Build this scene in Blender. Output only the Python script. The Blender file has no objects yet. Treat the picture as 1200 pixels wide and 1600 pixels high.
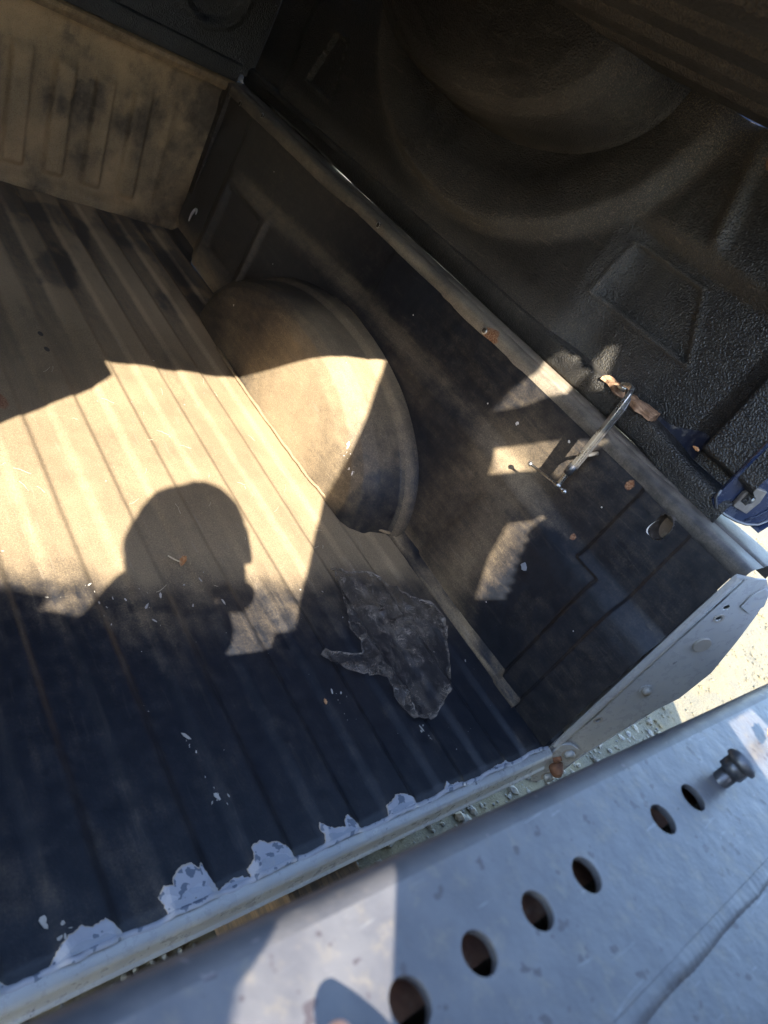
import bpy, bmesh, math, random
import numpy as np
from mathutils import Vector, Matrix
random.seed(7); np.random.seed(7)
S = bpy.context.scene
COL = S.collection

# ------------------------------------------------------------------ camera
cam_d = bpy.data.cameras.new('camera'); cam = bpy.data.objects.new('camera', cam_d); COL.objects.link(cam)
S.camera = cam
CR = Vector((0.71594344, -0.51323497, 0.47330209)); CU = Vector((0.0154921, 0.68944134, 0.72417583)); CF = Vector((0.69798638, 0.51113649, -0.50155209))
CP = Vector((-1.24287549, -0.23346149, 0.90444536))
cam.matrix_world = Matrix(((CR.x, CU.x, -CF.x, CP.x), (CR.y, CU.y, -CF.y, CP.y), (CR.z, CU.z, -CF.z, CP.z), (0, 0, 0, 1)))
cam_d.sensor_fit = 'VERTICAL'; cam_d.sensor_height = 36.0; cam_d.lens = 36.0 * 1100.5 / 1600.0
cam_d.clip_start = 0.01; cam_d.clip_end = 2000
cam_d.dof.use_dof = True; cam_d.dof.focus_distance = 1.55; cam_d.dof.aperture_fstop = 6.0

# ------------------------------------------------------------------ light
SUN = Vector((0.8, 1.0, -1.0)).normalized()
W = bpy.data.worlds.new('World'); S.world = W; W.use_nodes = True
nt = W.node_tree; nt.nodes.clear()
sky = nt.nodes.new('ShaderNodeTexSky'); sky.sky_type = 'NISHITA'; sky.sun_disc = False
sky.sun_elevation = math.asin(-SUN.z); sky.sun_rotation = math.radians(218.7)
sky.air_density = 1.0; sky.dust_density = 0.6; sky.ozone_density = 1.5
bg = nt.nodes.new('ShaderNodeBackground'); bg.inputs['Strength'].default_value = 0.15
wo = nt.nodes.new('ShaderNodeOutputWorld'); nt.links.new(sky.outputs[0], bg.inputs[0]); nt.links.new(bg.outputs[0], wo.inputs[0])
sl = bpy.data.lights.new('sun', 'SUN'); sl.energy = 3.0; sl.angle = math.radians(0.42); sl.color = (1.0, 0.93, 0.80)
so = bpy.data.objects.new('sun', sl); COL.objects.link(so); so.rotation_euler = SUN.to_track_quat('-Z', 'Y').to_euler(); so.location = (-4, -5, 5)
S.view_settings.view_transform = 'Standard'; S.view_settings.look = 'None'; S.view_settings.gamma = 1
S.view_settings.exposure = 3.1; S.view_settings.use_curve_mapping = False
S.render.engine = 'CYCLES'; S.cycles.max_bounces = 10; S.cycles.diffuse_bounces = 7; S.cycles.transparent_max_bounces = 12

# ------------------------------------------------------------------ helpers
def ss(a, b, x):
    t = np.clip((np.asarray(x, float) - a) / (b - a), 0, 1); return t * t * (3 - 2 * t)
def bump(x, c, w, s):       # plateau of half width w around c with soft sides s
    return 1 - ss(w - s / 2, w + s / 2, np.abs(np.asarray(x) - c))
_RN = np.random.RandomState(3).rand(256, 256)
def vn(x, y):
    xi = np.floor(x).astype(int); yi = np.floor(y).astype(int); fx = x - xi; fy = y - yi
    fx = fx * fx * (3 - 2 * fx); fy = fy * fy * (3 - 2 * fy)
    g = lambda a, b: _RN[a % 256, b % 256]
    return (g(xi, yi) * (1 - fx) * (1 - fy) + g(xi + 1, yi) * fx * (1 - fy) + g(xi, yi + 1) * (1 - fx) * fy + g(xi + 1, yi + 1) * fx * fy)
def fbm(x, y, o=4):
    x = np.asarray(x, float) + 0 * np.asarray(y, float); y = np.asarray(y, float) + 0 * x
    s = 0; a = 0.5; t = 0
    for i in range(o):
        s = s + a * vn(x + 17.3 * i, y + 9.1 * i); t += a; a *= 0.5; x = x * 2.03; y = y * 2.03
    return s / t
def link(o, parent=None):
    COL.objects.link(o)
    if parent is not None:
        o.parent = parent; o.location = -Vector(parent.location)
    return o
def tag(o, label, cat, group=None):
    o['label'] = label; o['category'] = cat
    if group: o['group'] = group
    return o
def thing(name, loc, label, cat, group=None):
    o = bpy.data.objects.new(name, None); o.empty_display_size = 0.05; COL.objects.link(o); o.location = loc
    return tag(o, label, cat, group)
def mesh(name, V, F, m, parent=None, attrs=None, smooth=True):
    me = bpy.data.meshes.new(name); me.from_pydata([tuple(v) for v in V], [], F); me.update()
    if attrs:
        for k, a in attrs.items():
            at = me.attributes.new(k, 'FLOAT', 'POINT'); at.data.foreach_set('value', np.asarray(a, np.float32).ravel())
    if smooth: me.polygons.foreach_set('use_smooth', [True] * len(me.polygons))
    me.materials.append(m)
    return link(bpy.data.objects.new(name, me), parent)
def grid(name, P, m, parent=None, attrs=None, flip=False, smooth=True, drop=None):
    nu, nv = P.shape[:2]; V = P.reshape(-1, 3)
    i = np.arange(nu - 1)[:, None] * nv + np.arange(nv - 1)[None, :]
    F = np.stack([i, i + nv, i + nv + 1, i + 1], -1).reshape(-1, 4)
    if drop is not None:
        dr = drop.reshape(-1); F = F[~dr[F].any(1)]
    if flip: F = F[:, ::-1]
    me = bpy.data.meshes.new(name)
    me.vertices.add(len(V)); me.vertices.foreach_set('co', V.astype(np.float32).ravel())
    me.loops.add(F.size); me.loops.foreach_set('vertex_index', F.astype(np.int32).ravel())
    me.polygons.add(len(F)); me.polygons.foreach_set('loop_start', np.arange(0, F.size, 4, dtype=np.int32))
    me.polygons.foreach_set('loop_total', np.full(len(F), 4, np.int32))
    me.update(calc_edges=True); me.validate()
    if smooth: me.polygons.foreach_set('use_smooth', [True] * len(me.polygons))
    if attrs:
        for k, a in attrs.items():
            at = me.attributes.new(k, 'FLOAT', 'POINT'); at.data.foreach_set('value', np.asarray(a, np.float32).ravel())
    me.materials.append(m)
    return link(bpy.data.objects.new(name, me), parent)
def from_bm(name, bm, m, parent=None, smooth=False, bevel=0):
    if bevel: bmesh.ops.bevel(bm, geom=bm.edges[:], offset=bevel, segments=2, affect='EDGES', profile=0.5)
    me = bpy.data.meshes.new(name); bmesh.ops.recalc_face_normals(bm, faces=bm.faces[:]); bm.to_mesh(me); bm.free()
    if smooth: me.polygons.foreach_set('use_smooth', [True] * len(me.polygons))
    me.materials.append(m)
    return link(bpy.data.objects.new(name, me), parent)
def box(name, lo, hi, m, parent=None, bevel=0.0, rot=None):
    bm = bmesh.new(); bmesh.ops.create_cube(bm, size=1)
    for v in bm.verts:
        v.co = Vector([(lo[k] + hi[k]) / 2 + v.co[k] * (hi[k] - lo[k]) for k in range(3)])
    if rot is not None:
        c = Vector([(lo[k] + hi[k]) / 2 for k in range(3)]); bmesh.ops.rotate(bm, verts=bm.verts[:], cent=c, matrix=rot)
    return from_bm(name, bm, m, parent, bevel=bevel)
def tube_geo(pts, rad, n=12, cap=True):
    pts = [Vector(p) for p in pts]; R = rad if hasattr(rad, '__len__') else [rad] * len(pts)
    V = []; F = []; up = None
    for i, p in enumerate(pts):
        t = (pts[min(i + 1, len(pts) - 1)] - pts[max(i - 1, 0)]).normalized()
        if up is None: up = t.orthogonal().normalized()
        up = (up - t * up.dot(t)).normalized(); s = t.cross(up)
        for k in range(n):
            a = 2 * math.pi * k / n; V.append(p + (up * math.cos(a) + s * math.sin(a)) * R[i])
    for i in range(len(pts) - 1):
        for k in range(n):
            F.append((i * n + k, i * n + (k + 1) % n, (i + 1) * n + (k + 1) % n, (i + 1) * n + k))
    if cap: F.append(tuple(range(n))[::-1]); F.append(tuple((len(pts) - 1) * n + k for k in range(n)))
    return V, F
def tube(name, pts, rad, m, parent=None, n=12):
    V, F = tube_geo(pts, rad, n); return mesh(name, V, F, m, parent)
def plate(name, outer, holes, thick, fn, m, parent=None, bevel=0.0, smooth=False):
    # flat sheet with real cut-outs; fn maps (u, v, w) to world
    cd = bpy.data.curves.new('tmp', 'CURVE'); cd.dimensions = '2D'; cd.fill_mode = 'BOTH'; cd.extrude = thick / 2; cd.bevel_depth = bevel; cd.bevel_resolution = 1
    for loop in [outer] + list(holes):
        sp = cd.splines.new('POLY'); sp.points.add(len(loop) - 1); sp.use_cyclic_u = True
        for q, (u, v) in zip(sp.points, loop): q.co = (u, v, 0, 1)
    ob = bpy.data.objects.new('tmp', cd); COL.objects.link(ob)
    me = bpy.data.meshes.new_from_object(ob.evaluated_get(bpy.context.evaluated_depsgraph_get()))
    bpy.data.objects.remove(ob)
    for v in me.vertices: v.co = Vector(fn(v.co.x, v.co.y, v.co.z))
    me.materials.clear(); me.materials.append(m); me.name = name
    bm = bmesh.new(); bm.from_mesh(me); bmesh.ops.remove_doubles(bm, verts=bm.verts[:], dist=1e-5); bmesh.ops.recalc_face_normals(bm, faces=bm.faces[:]); bm.to_mesh(me); bm.free()
    return link(bpy.data.objects.new(name, me), parent)
def circ(cx, cy, rx, ry=None, n=24, a0=0.0, jit=0.0):
    ry = ry or rx; out = []
    for k in range(n):
        a = 2 * math.pi * k / n; x = rx * math.cos(a); y = ry * math.sin(a); j = 1 + jit * (random.random() - .5)
        out.append((cx + (x * math.cos(a0) - y * math.sin(a0)) * j, cy + (x * math.sin(a0) + y * math.cos(a0)) * j))
    return out
def ragged(pts, n=6, amp=0.1):
    out = []
    for i in range(len(pts)):
        a = Vector(pts[i]); b = Vector(pts[(i + 1) % len(pts)]); d = b - a; nr = Vector((-d.y, d.x))
        for k in range(n):
            t = k / n; e = (random.random() - .5) * amp * (0 if k == 0 else 1); out.append(tuple(a + d * t + nr * e))
    return out

# ------------------------------------------------------------------ materials
def newmat(name):
    m = bpy.data.materials.new(name); m.use_nodes = True; n = m.node_tree; n.nodes.clear()
    o = n.nodes.new('ShaderNodeOutputMaterial'); b = n.nodes.new('ShaderNodeBsdfPrincipled'); n.links.new(b.outputs[0], o.inputs[0])
    return m, n, b
class NB:
    def __init__(s, n): s.n = n; s.tc = n.nodes.new('ShaderNodeTexCoord').outputs['Object']
    def val(s, x):
        return x
    def map(s, scale):
        k = s.n.nodes.new('ShaderNodeMapping'); s.n.links.new(s.tc, k.inputs[0]); k.inputs['Scale'].default_value = scale; return k.outputs[0]
    def noise(s, scale, detail=4, rough=0.55, vec=None, dist=0.0):
        k = s.n.nodes.new('ShaderNodeTexNoise'); s.n.links.new(vec or s.tc, k.inputs['Vector']); k.inputs['Scale'].default_value = scale
        k.inputs['Detail'].default_value = detail; k.inputs['Roughness'].default_value = rough; k.inputs['Distortion'].default_value = dist; return k.outputs['Fac']
    def voro(s, scale, feature='F1', vec=None):
        k = s.n.nodes.new('ShaderNodeTexVoronoi'); k.feature = feature; s.n.links.new(vec or s.tc, k.inputs['Vector']); k.inputs['Scale'].default_value = scale; return k.outputs['Distance']
    def attr(s, name):
        k = s.n.nodes.new('ShaderNodeAttribute'); k.attribute_name = name; return k.outputs['Fac']
    def m(s, op, a, b=0.0, c=0.0, clamp=False):
        k = s.n.nodes.new('ShaderNodeMath'); k.operation = op; k.use_clamp = clamp
        for i, x in enumerate((a, b, c)):
            if isinstance(x, (int, float)): k.inputs[i].default_value = x
            else: s.n.links.new(x, k.inputs[i])
        return k.outputs[0]
    def ramp(s, x, a, b, lo=0.0, hi=1.0):
        k = s.n.nodes.new('ShaderNodeMapRange'); k.interpolation_type = 'SMOOTHSTEP'; s.n.links.new(x, k.inputs[0])
        k.inputs[1].default_value = a; k.inputs[2].default_value = b; k.inputs[3].default_value = lo; k.inputs[4].default_value = hi; return k.outputs[0]
    def mix(s, f, a, b):
        k = s.n.nodes.new('ShaderNodeMix'); k.data_type = 'RGBA'
        if isinstance(f, (int, float)): k.inputs[0].default_value = f
        else: s.n.links.new(f, k.inputs[0])
        for i, x in ((6, a), (7, b)):
            if isinstance(x, tuple): k.inputs[i].default_value = (*x, 1)
            else: s.n.links.new(x, k.inputs[i])
        return k.outputs[2]
    def bump(s, h, strength, dist, prev=None):
        k = s.n.nodes.new('ShaderNodeBump'); s.n.links.new(h, k.inputs['Height']); k.inputs['Strength'].default_value = strength; k.inputs['Distance'].default_value = dist
        if prev is not None: s.n.links.new(prev, k.inputs['Normal'])
        return k.outputs[0]
def set_(n, b, key, x):
    if isinstance(x, (int, float)): b.inputs[key].default_value = x
    elif isinstance(x, tuple): b.inputs[key].default_value = (*x, 1)
    else: n.links.new(x, b.inputs[key])

def coat_mat(name, base, base2, dustc, dustc2, grain=220, gstr=0.25, rough=0.42, stretch=(1, 1, 1), leather=False, spec=0.5, nz=0.7):
    m, n, b = newmat(name); q = NB(n)
    big = q.noise(7, 5); mid = q.noise(38, 5, 0.6); fine = q.noise(260, 3, 0.6)
    st = q.noise(60, 4, 0.65, vec=q.map(stretch))
    d = q.attr('dust')
    # dust cover: attribute shifted by broken-up noise, so its edge is ragged
    t = q.m('ADD', d, q.m('MULTIPLY', q.m('SUBTRACT', mid, 0.5), 0.55 * nz))
    t = q.m('ADD', t, q.m('MULTIPLY', q.m('SUBTRACT', st, 0.5), 0.7 * nz))
    t = q.m('ADD', t, q.m('MULTIPLY', q.m('SUBTRACT', fine, 0.5), 0.5 * nz))
    cov = q.ramp(t, -0.12, 1.1)
    dc = q.mix(q.ramp(big, 0.35, 0.65), dustc, dustc2)
    pl = q.attr('pale'); dc = q.mix(q.m('MULTIPLY', pl, 0.85), dc, (0.54, 0.39, 0.235)); bc = q.mix(q.ramp(mid, 0.3, 0.7), base, base2); bc = q.mix(q.m('MULTIPLY', pl, 0.35), bc, (0.24, 0.20, 0.155))  # pale lightens dust and coat to lift the shaded front
    c = q.mix(cov, bc, dc)
    gr = q.noise(420, 2, 0.8); c = q.mix(q.m('MULTIPLY', q.ramp(gr, .52, .68), q.m('MULTIPLY', cov, 0.45)), c, (0.46, 0.36, 0.20))
    c = q.mix(q.m('MULTIPLY', q.ramp(gr, .46, .34), 0.35), c, (0.02, 0.017, 0.015))
    s1 = q.ramp(q.noise(14, 2, .5, vec=q.map((9 * stretch[0], .9 * stretch[1] / max(stretch[1], .16), 9)), dist=.3), .655, .675)
    s2 = q.ramp(q.noise(16, 3, .6, vec=q.map((.8, 7, 5)), dist=.8), .69, .71)
    c = q.mix(q.m('MULTIPLY', q.m('MAXIMUM', s1, s2), q.m('ADD', .025, q.m('MULTIPLY', cov, .22))), c, (0.30, 0.25, 0.19))
    # faint scratches and pale specks
    sp = q.ramp(q.voro(95), 0.035, 0.055, 1.0, 0.0)
    c = q.mix(q.m('MULTIPLY', q.m('MULTIPLY', sp, q.ramp(big, 0.45, 0.7)), 0.35), c, (0.30, 0.27, 0.23))
    rs = q.attr('rust'); rn = q.ramp(q.m('ADD', rs, q.m('MULTIPLY', q.m('SUBTRACT', mid, 0.5), 0.9)), 0.45, 0.6)
    rust = q.mix(q.ramp(fine, 0.3, 0.7), (0.16, 0.06, 0.025), (0.33, 0.19, 0.11))
    c = q.mix(rn, c, rust)
    set_(n, b, 'Base Color', c)
    r = q.m('ADD', q.m('MULTIPLY', cov, 0.42), rough + 0.0); r = q.m('ADD', r, q.m('MULTIPLY', q.m('SUBTRACT', mid, .5), 0.15), clamp=True)
    set_(n, b, 'Roughness', r); b.inputs['Specular IOR Level'].default_value = spec
    if leather:
        nn = q.bump(q.voro(grain, 'SMOOTH_F1'), gstr, 0.0022); nn = q.bump(q.noise(grain * 0.45, 3), 0.35, 0.0016, nn)
    else:
        nn = q.bump(q.noise(grain, 4, 0.7), gstr, 0.0012)
    nn = q.bump(mid, 0.25, 0.003, nn); nn = q.bump(st, 0.08, 0.0012, nn)
    nn = q.bump(cov, 0.25, 0.0006, nn)
    set_(n, b, 'Normal', nn)
    return m
DUST = (0.27, 0.20, 0.122); DUST2 = (0.22, 0.162, 0.10)
M = {}
M['bed'] = coat_mat('worn_black_coating', (0.008, 0.0105, 0.016), (0.013, 0.0155, 0.022), DUST, DUST2, stretch=(1.0, .16, 1.0), rough=0.42, spec=0.35)
M['front'] = coat_mat('dusty_coating', (0.085, 0.058, 0.036), (0.14, 0.098, 0.06), (0.50, 0.315, 0.16), (0.30, 0.195, 0.105), stretch=(1, 1, .5), rough=0.5, spec=0.3)
M['liner'] = coat_mat('grained_spray_liner', (0.013, 0.013, 0.0135), (0.019, 0.0185, 0.018), (0.082, 0.077, 0.070), (0.062, 0.059, 0.055), grain=300, nz=0.6, gstr=1.0, rough=0.36, stretch=(1, 1, .35), leather=True, spec=0.5)
M['rail'] = coat_mat('scuffed_rail_coating', (0.038, 0.035, 0.032), (0.065, 0.058, 0.052), (0.34, 0.28, 0.21), (0.24, 0.195, 0.15), stretch=(1, .12, 1), rough=0.45, spec=0.3)

def paint_mat(name, c1, c2, rough=0.35, chip=(0.10, 0.10, 0.11), chips=0.7, metal=0.0, b1=0.15, dirt=(0.4, 0.35, 0.27), dirtf=0.25, wscale=9, spots=False):
    m, n, b = newmat(name); q = NB(n)
    big = q.noise(wscale, 5, 0.6); mid = q.noise(55, 5, 0.65)
    c = q.mix(q.ramp(big, 0.3, 0.7), c1, c2)
    c = q.mix(q.m('MULTIPLY', q.ramp(mid, 0.5, 0.75), dirtf), c, dirt)
    k = q.ramp(q.noise(70, 2, 0.5, vec=q.map((1, 1, .6))), chips, chips + .02)
    c = q.mix(k, c, chip)
    if spots:
        sp = q.ramp(q.voro(150, vec=q.map((1, .7, 1))), 0.05, 0.10, 1.0, 0.0); c = q.mix(q.m('MULTIPLY', sp, q.ramp(q.noise(26, 4), .5, .62)), c, chip)
        sc = q.ramp(q.noise(30, 3, .7, vec=q.map((.5, 6, 1)), dist=1.0), .66, .70); c = q.mix(q.m('MULTIPLY', sc, .35), c, (0.22, 0.22, 0.22))
    set_(n, b, 'Base Color', c); b.inputs['Metallic'].default_value = metal
    set_(n, b, 'Roughness', q.m('ADD', rough, q.m('MULTIPLY', q.m('SUBTRACT', mid, .5), .4), clamp=True))
    nn = q.bump(q.noise(30, 4, .6), b1, 0.003); nn = q.bump(q.noise(300, 3), 0.12, 0.0008, nn)
    set_(n, b, 'Normal', nn)
    return m
M['grey'] = paint_mat('light_grey_paint', (0.29, 0.295, 0.30), (0.35, 0.35, 0.34), 0.3, chips=0.735)
M['white'] = paint_mat('white_primer', (0.27, 0.28, 0.315), (0.35, 0.355, 0.39), 0.45, chip=(0.11, 0.13, 0.17), chips=0.565, dirt=(0.30, 0.33, 0.40), dirtf=0.5)
M['primer'] = paint_mat('blue_grey_primer', (0.20, 0.225, 0.27), (0.27, 0.29, 0.34), 0.5, chips=0.7)
M['blue'] = paint_mat('dark_blue_paint', (0.008, 0.014, 0.036), (0.012, 0.020, 0.046), 0.25, chips=0.76, chip=(.15, .16, .18), dirt=(0.12, 0.12, 0.13), dirtf=0.35)
M['steelpaint'] = paint_mat('pale_grey_steel_paint', (0.070, 0.067, 0.070), (0.098, 0.094, 0.095), 0.38, chips=0.665, chip=(0.05, 0.04, 0.04), b1=0.45, dirt=(0.16, 0.135, 0.10), dirtf=0.6, wscale=22, spots=True)
M['steeledge'] = paint_mat('grimy_shaded_edge', (0.045, 0.045, 0.05), (0.085, 0.08, 0.08), 0.5, chips=0.70, chip=(0.14, 0.12, 0.12), b1=0.3, dirt=(0.12, 0.105, 0.09), dirtf=0.4, wscale=14)  # grimy finish, with the shade on the bed side painted in
M['gunmetal'] = paint_mat('dark_zinc', (0.07, 0.07, 0.075), (0.12, 0.12, 0.125), 0.35, metal=0.6, chips=0.8)
M['steel'] = paint_mat('bare_steel', (0.42, 0.40, 0.37), (0.55, 0.53, 0.5), 0.3, metal=0.9, chips=0.72, chip=(0.10, 0.09, 0.08))
M['brightsteel'] = paint_mat('rail_glint_metal', (0.6, 0.58, 0.54), (0.75, 0.72, 0.68), 0.2, metal=1.0, chips=0.74, chip=(0.10, 0.09, 0.08))
M['dark'] = paint_mat('dark_cavity_metal', (0.035, 0.028, 0.023), (0.06, 0.045, 0.035), 0.7, chips=0.8)
M['rust'] = paint_mat('rusty_metal', (0.12, 0.05, 0.03), (0.22, 0.10, 0.05), 0.85, chips=0.7, chip=(0.05, .02, .015), b1=0.8, wscale=60)
M['galv'] = paint_mat('tan_dusty_metal', (0.24, 0.22, 0.19), (0.30, 0.275, 0.235), 0.55, chips=0.75)
M['blocker'] = paint_mat('blocker_steel', (0.08, 0.075, 0.07), (0.11, 0.10, 0.09), 0.6, chips=0.75)
M['chip'] = paint_mat('pale_paint_chip', (0.62, 0.57, 0.52), (0.72, 0.67, 0.62), 0.6, chips=0.8)
M['phone'] = paint_mat('phone_case', (0.02, 0.02, 0.02), (0.03, 0.03, 0.03), 0.3, chips=0.9)
M['jacket'] = paint_mat('dark_cloth', (0.03, 0.035, 0.045), (0.04, 0.045, 0.06), 0.9, chips=0.9)
M['jeans'] = paint_mat('denim_cloth', (0.05, 0.07, 0.12), (0.07, 0.09, 0.15), 0.9, chips=0.9)
M['hair'] = paint_mat('dark_hair', (0.02, 0.014, 0.01), (0.03, 0.02, 0.015), 0.6, chips=0.9)
M['boot'] = paint_mat('boot_leather', (0.08, 0.05, 0.03), (0.10, 0.06, 0.04), 0.6, chips=0.9)

def skin_mat():
    m, n, b = newmat('skin'); q = NB(n)
    set_(n, b, 'Base Color', q.mix(q.noise(60, 3), (0.50, 0.25, 0.17), (0.60, 0.32, 0.22)))
    b.inputs['Roughness'].default_value = 0.5; b.inputs['Subsurface Weight'].default_value = 0.15; b.inputs['Subsurface Radius'].default_value = (0.01, 0.004, 0.002)
    return m
M['skin'] = skin_mat()
def wood_mat(name, c1, c2):
    m, n, b = newmat(name); q = NB(n)
    g = q.noise(45, 5, .6, vec=q.map((2.6, .25, 2.6)), dist=0.6)
    set_(n, b, 'Base Color', q.mix(q.ramp(g, .35, .65), c1, c2)); b.inputs['Roughness'].default_value = 0.8
    set_(n, b, 'Normal', q.bump(g, 0.8, 0.003)); return m
M['wood'] = wood_mat('splintered_wood', (0.13, 0.07, 0.04), (0.36, 0.22, 0.13))
M['timber'] = wood_mat('dark_timber', (0.045, 0.03, 0.02), (0.15, 0.09, 0.045))
def leaf_mat(name, c1, c2, tr=0.0):
    m, n, b = newmat(name); q = NB(n)
    set_(n, b, 'Base Color', q.mix(q.ramp(q.noise(120, 3), .35, .65), c1, c2)); b.inputs['Roughness'].default_value = 0.6
    if tr: b.inputs['Subsurface Weight'].default_value = tr; b.inputs['Subsurface Radius'].default_value = (.01, .005, .001)
    return m
M['leaf'] = leaf_mat('dry_leaf', (0.36, 0.15, 0.05), (0.45, 0.26, 0.13))
M['orange'] = leaf_mat('orange_leaf', (0.75, 0.24, 0.02), (0.80, 0.40, 0.05), 0.2)
M['straw'] = leaf_mat('dry_straw', (0.45, 0.38, 0.26), (0.60, 0.52, 0.38))
def film_mat():
    m, n, b = newmat('dusty_plastic_film'); q = NB(n)
    a = q.attr('dust'); mid = q.noise(45, 5, .65); sw = q.noise(26, 4, .6, dist=2.6)
    fold = q.ramp(q.m('ABSOLUTE', q.m('SUBTRACT', sw, 0.5)), 0.0, 0.03, 1.0, 0.0)
    t = q.m('ADD', q.m('MULTIPLY', a, 0.72), q.m('MULTIPLY', q.m('SUBTRACT', mid, .5), 1.1)); t = q.m('ADD', t, q.m('MULTIPLY', fold, 0.42), clamp=True)
    set_(n, b, 'Base Color', q.mix(q.ramp(mid, .3, .7), (0.11, 0.092, 0.078), (0.24, 0.20, 0.165)))
    set_(n, b, 'Alpha', q.ramp(t, 0.05, 0.95, 0.03, 0.74)); b.inputs['Roughness'].default_value = 0.28
    set_(n, b, 'Normal', q.bump(sw, 0.9, 0.006)); return m
M['film'] = film_mat()
def gravel_mat(name, c1, c2, c3):
    m, n, b = newmat(name); q = NB(n)
    v = q.noise(160, 4, .7); w = q.noise(9, 3)
    c = q.mix(q.ramp(v, .35, .65), c1, c2); c = q.mix(q.ramp(w, .4, .65, 0, .6), c, c3)
    set_(n, b, 'Base Color', c); b.inputs['Roughness'].default_value = 0.85
    set_(n, b, 'Normal', q.bump(v, 0.7, 0.006)); return m
M['gravel'] = gravel_mat('gravel_ground', (0.095, 0.085, 0.058), (0.17, 0.145, 0.09), (0.20, 0.155, 0.075))
def stone_mat():
    m, n, b = newmat('gravel_stone'); q = NB(n)
    v = q.voro(42, 'F1'); w = q.noise(30, 1); x = q.noise(220, 3)
    c = q.mix(q.ramp(w, .35, .65), (0.13, 0.125, 0.115), (0.25, 0.22, 0.165)); c = q.mix(q.ramp(x, .4, .7, 0, .5), c, (0.25, 0.23, 0.18))
    set_(n, b, 'Base Color', c); b.inputs['Roughness'].default_value = 0.8; set_(n, b, 'Normal', q.bump(x, 0.5, 0.002)); return m
M['stone'] = stone_mat()

# ------------------------------------------------------------------ ground
GZ = -0.40
gx = np.concatenate([[-600, -60, -10, -3], np.linspace(-1.6, 4.0, 190), [6, 12, 60, 600]]); gy = np.concatenate([[-600, -60, -10, -2], np.linspace(-0.7, 1.3, 80), [3, 10, 60, 600]])
X, Y = np.meshgrid(gx, gy, indexing='ij')
near = (np.abs(X) < 5) & (np.abs(Y) < 3)
Zg = GZ + near * (0.018 * (fbm(X * 6, Y * 6) - .5) + 0.010 * (fbm(X * 40, Y * 40, 2) - .5))
g = grid('ground', np.stack([X, Y, Zg], -1), M['gravel']); g['kind'] = 'structure'
ico = bmesh.new(); bmesh.ops.create_icosphere(ico, subdivisions=1, radius=1)
IV = np.array([v.co[:] for v in ico.verts]); IF = np.array([[v.index for v in f.verts] for f in ico.faces]); ico.free()
def scatter(name, N, xr, yr, r0, r1, m, zfun, flat=0.65, kind='stuff'):
    rs = np.random.RandomState(11 + N)
    px = rs.uniform(*xr, N); py = rs.uniform(*yr, N); r = r0 + (r1 - r0) * rs.rand(N) ** 3
    A = rs.rand(N, 3) * 6.28
    V = IV[None] * (0.75 + 0.5 * rs.rand(N, len(IV), 1)) * r[:, None, None] * np.array([1, 1, flat]) * (0.7 + .6 * rs.rand(N, 1, 3))
    ca, sa = np.cos(A[:, 0])[:, None], np.sin(A[:, 0])[:, None]
    x = V[..., 0] * ca - V[..., 1] * sa; y = V[..., 0] * sa + V[..., 1] * ca
    P = np.stack([x + px[:, None], y + py[:, None], V[..., 2] + (zfun(px, py) + r * 0.15)[:, None]], -1)
    F = (IF[None] + (np.arange(N) * len(IV))[:, None, None]).reshape(-1, 3)
    o = mesh(name, P.reshape(-1, 3), F.tolist(), m, smooth=False); o['kind'] = kind; return o
scatter('gravel', 5200, (-1.5, 1.1), (-.5, .55), .004, .017, M['stone'], lambda x, y: GZ + 0 * x)['label'] = 'loose grey gravel on the ground under the truck bed'
scatter('gravel', 5200, (.8, 3.8), (-.3, .9), .002, .009, M['gravel'], lambda x, y: GZ + 0 * x)['label'] = 'fine sunlit straw coloured gravel beyond the bed corner'

# ------------------------------------------------------------------ bed one (upright)
L = 2.2
bed = thing('pickup_bed', (-0.75, 1.1, 0.0), 'upright pickup bed with dusty ribbed floor, black coating torn off along its rear edge', 'truck bed')
PITCH = .1245
def ridge(x):
    k = (np.asarray(x) + .063) / PITCH; d = (k - np.round(k)) * PITCH
    return 1 - ss(.0235, .0400, np.abs(d))
def floor_z(x, y):
    r = ridge(x) * ss(2.185, 2.135, y) * 0.0075
    wavy = 0.004 * (fbm(np.asarray(x) * 5, np.asarray(y) * 3) - .5)
    return r + wavy * ss(0, .1, y) - 0.003 * ss(0.012, 0, y)
xs = np.arange(-1.5, 0.0301, .0045); ys = np.concatenate([np.arange(0, .06, .004), np.arange(.06, 2.235, .016)])
X, Y = np.meshgrid(xs, ys, indexing='ij'); Z = floor_z(X, Y); Z = Z + 0.02 * ss(-.0, .03, X)
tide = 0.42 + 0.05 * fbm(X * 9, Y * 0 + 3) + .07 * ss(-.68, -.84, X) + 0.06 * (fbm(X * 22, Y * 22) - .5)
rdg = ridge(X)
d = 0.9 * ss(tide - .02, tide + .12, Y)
d = d - 0.12 * ss(1.2, 1.7, Y)
d = d + 0.26 * (fbm(X * 4, Y * 2.2, 3) - .5) + 0.30 * (fbm(X * 26, Y * 3.2, 3) - .5) * ss(.9, 1.3, Y) * 2.2
d = d - .12 * ss(1.2, 1.6, Y)
d = d + ss(1.1, 1.5, Y) * (0.40 * (rdg - .5) + .25 * bump(np.abs(((X + .063) / PITCH) % 1 - .5) * PITCH, .031, .005, .008))
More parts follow.
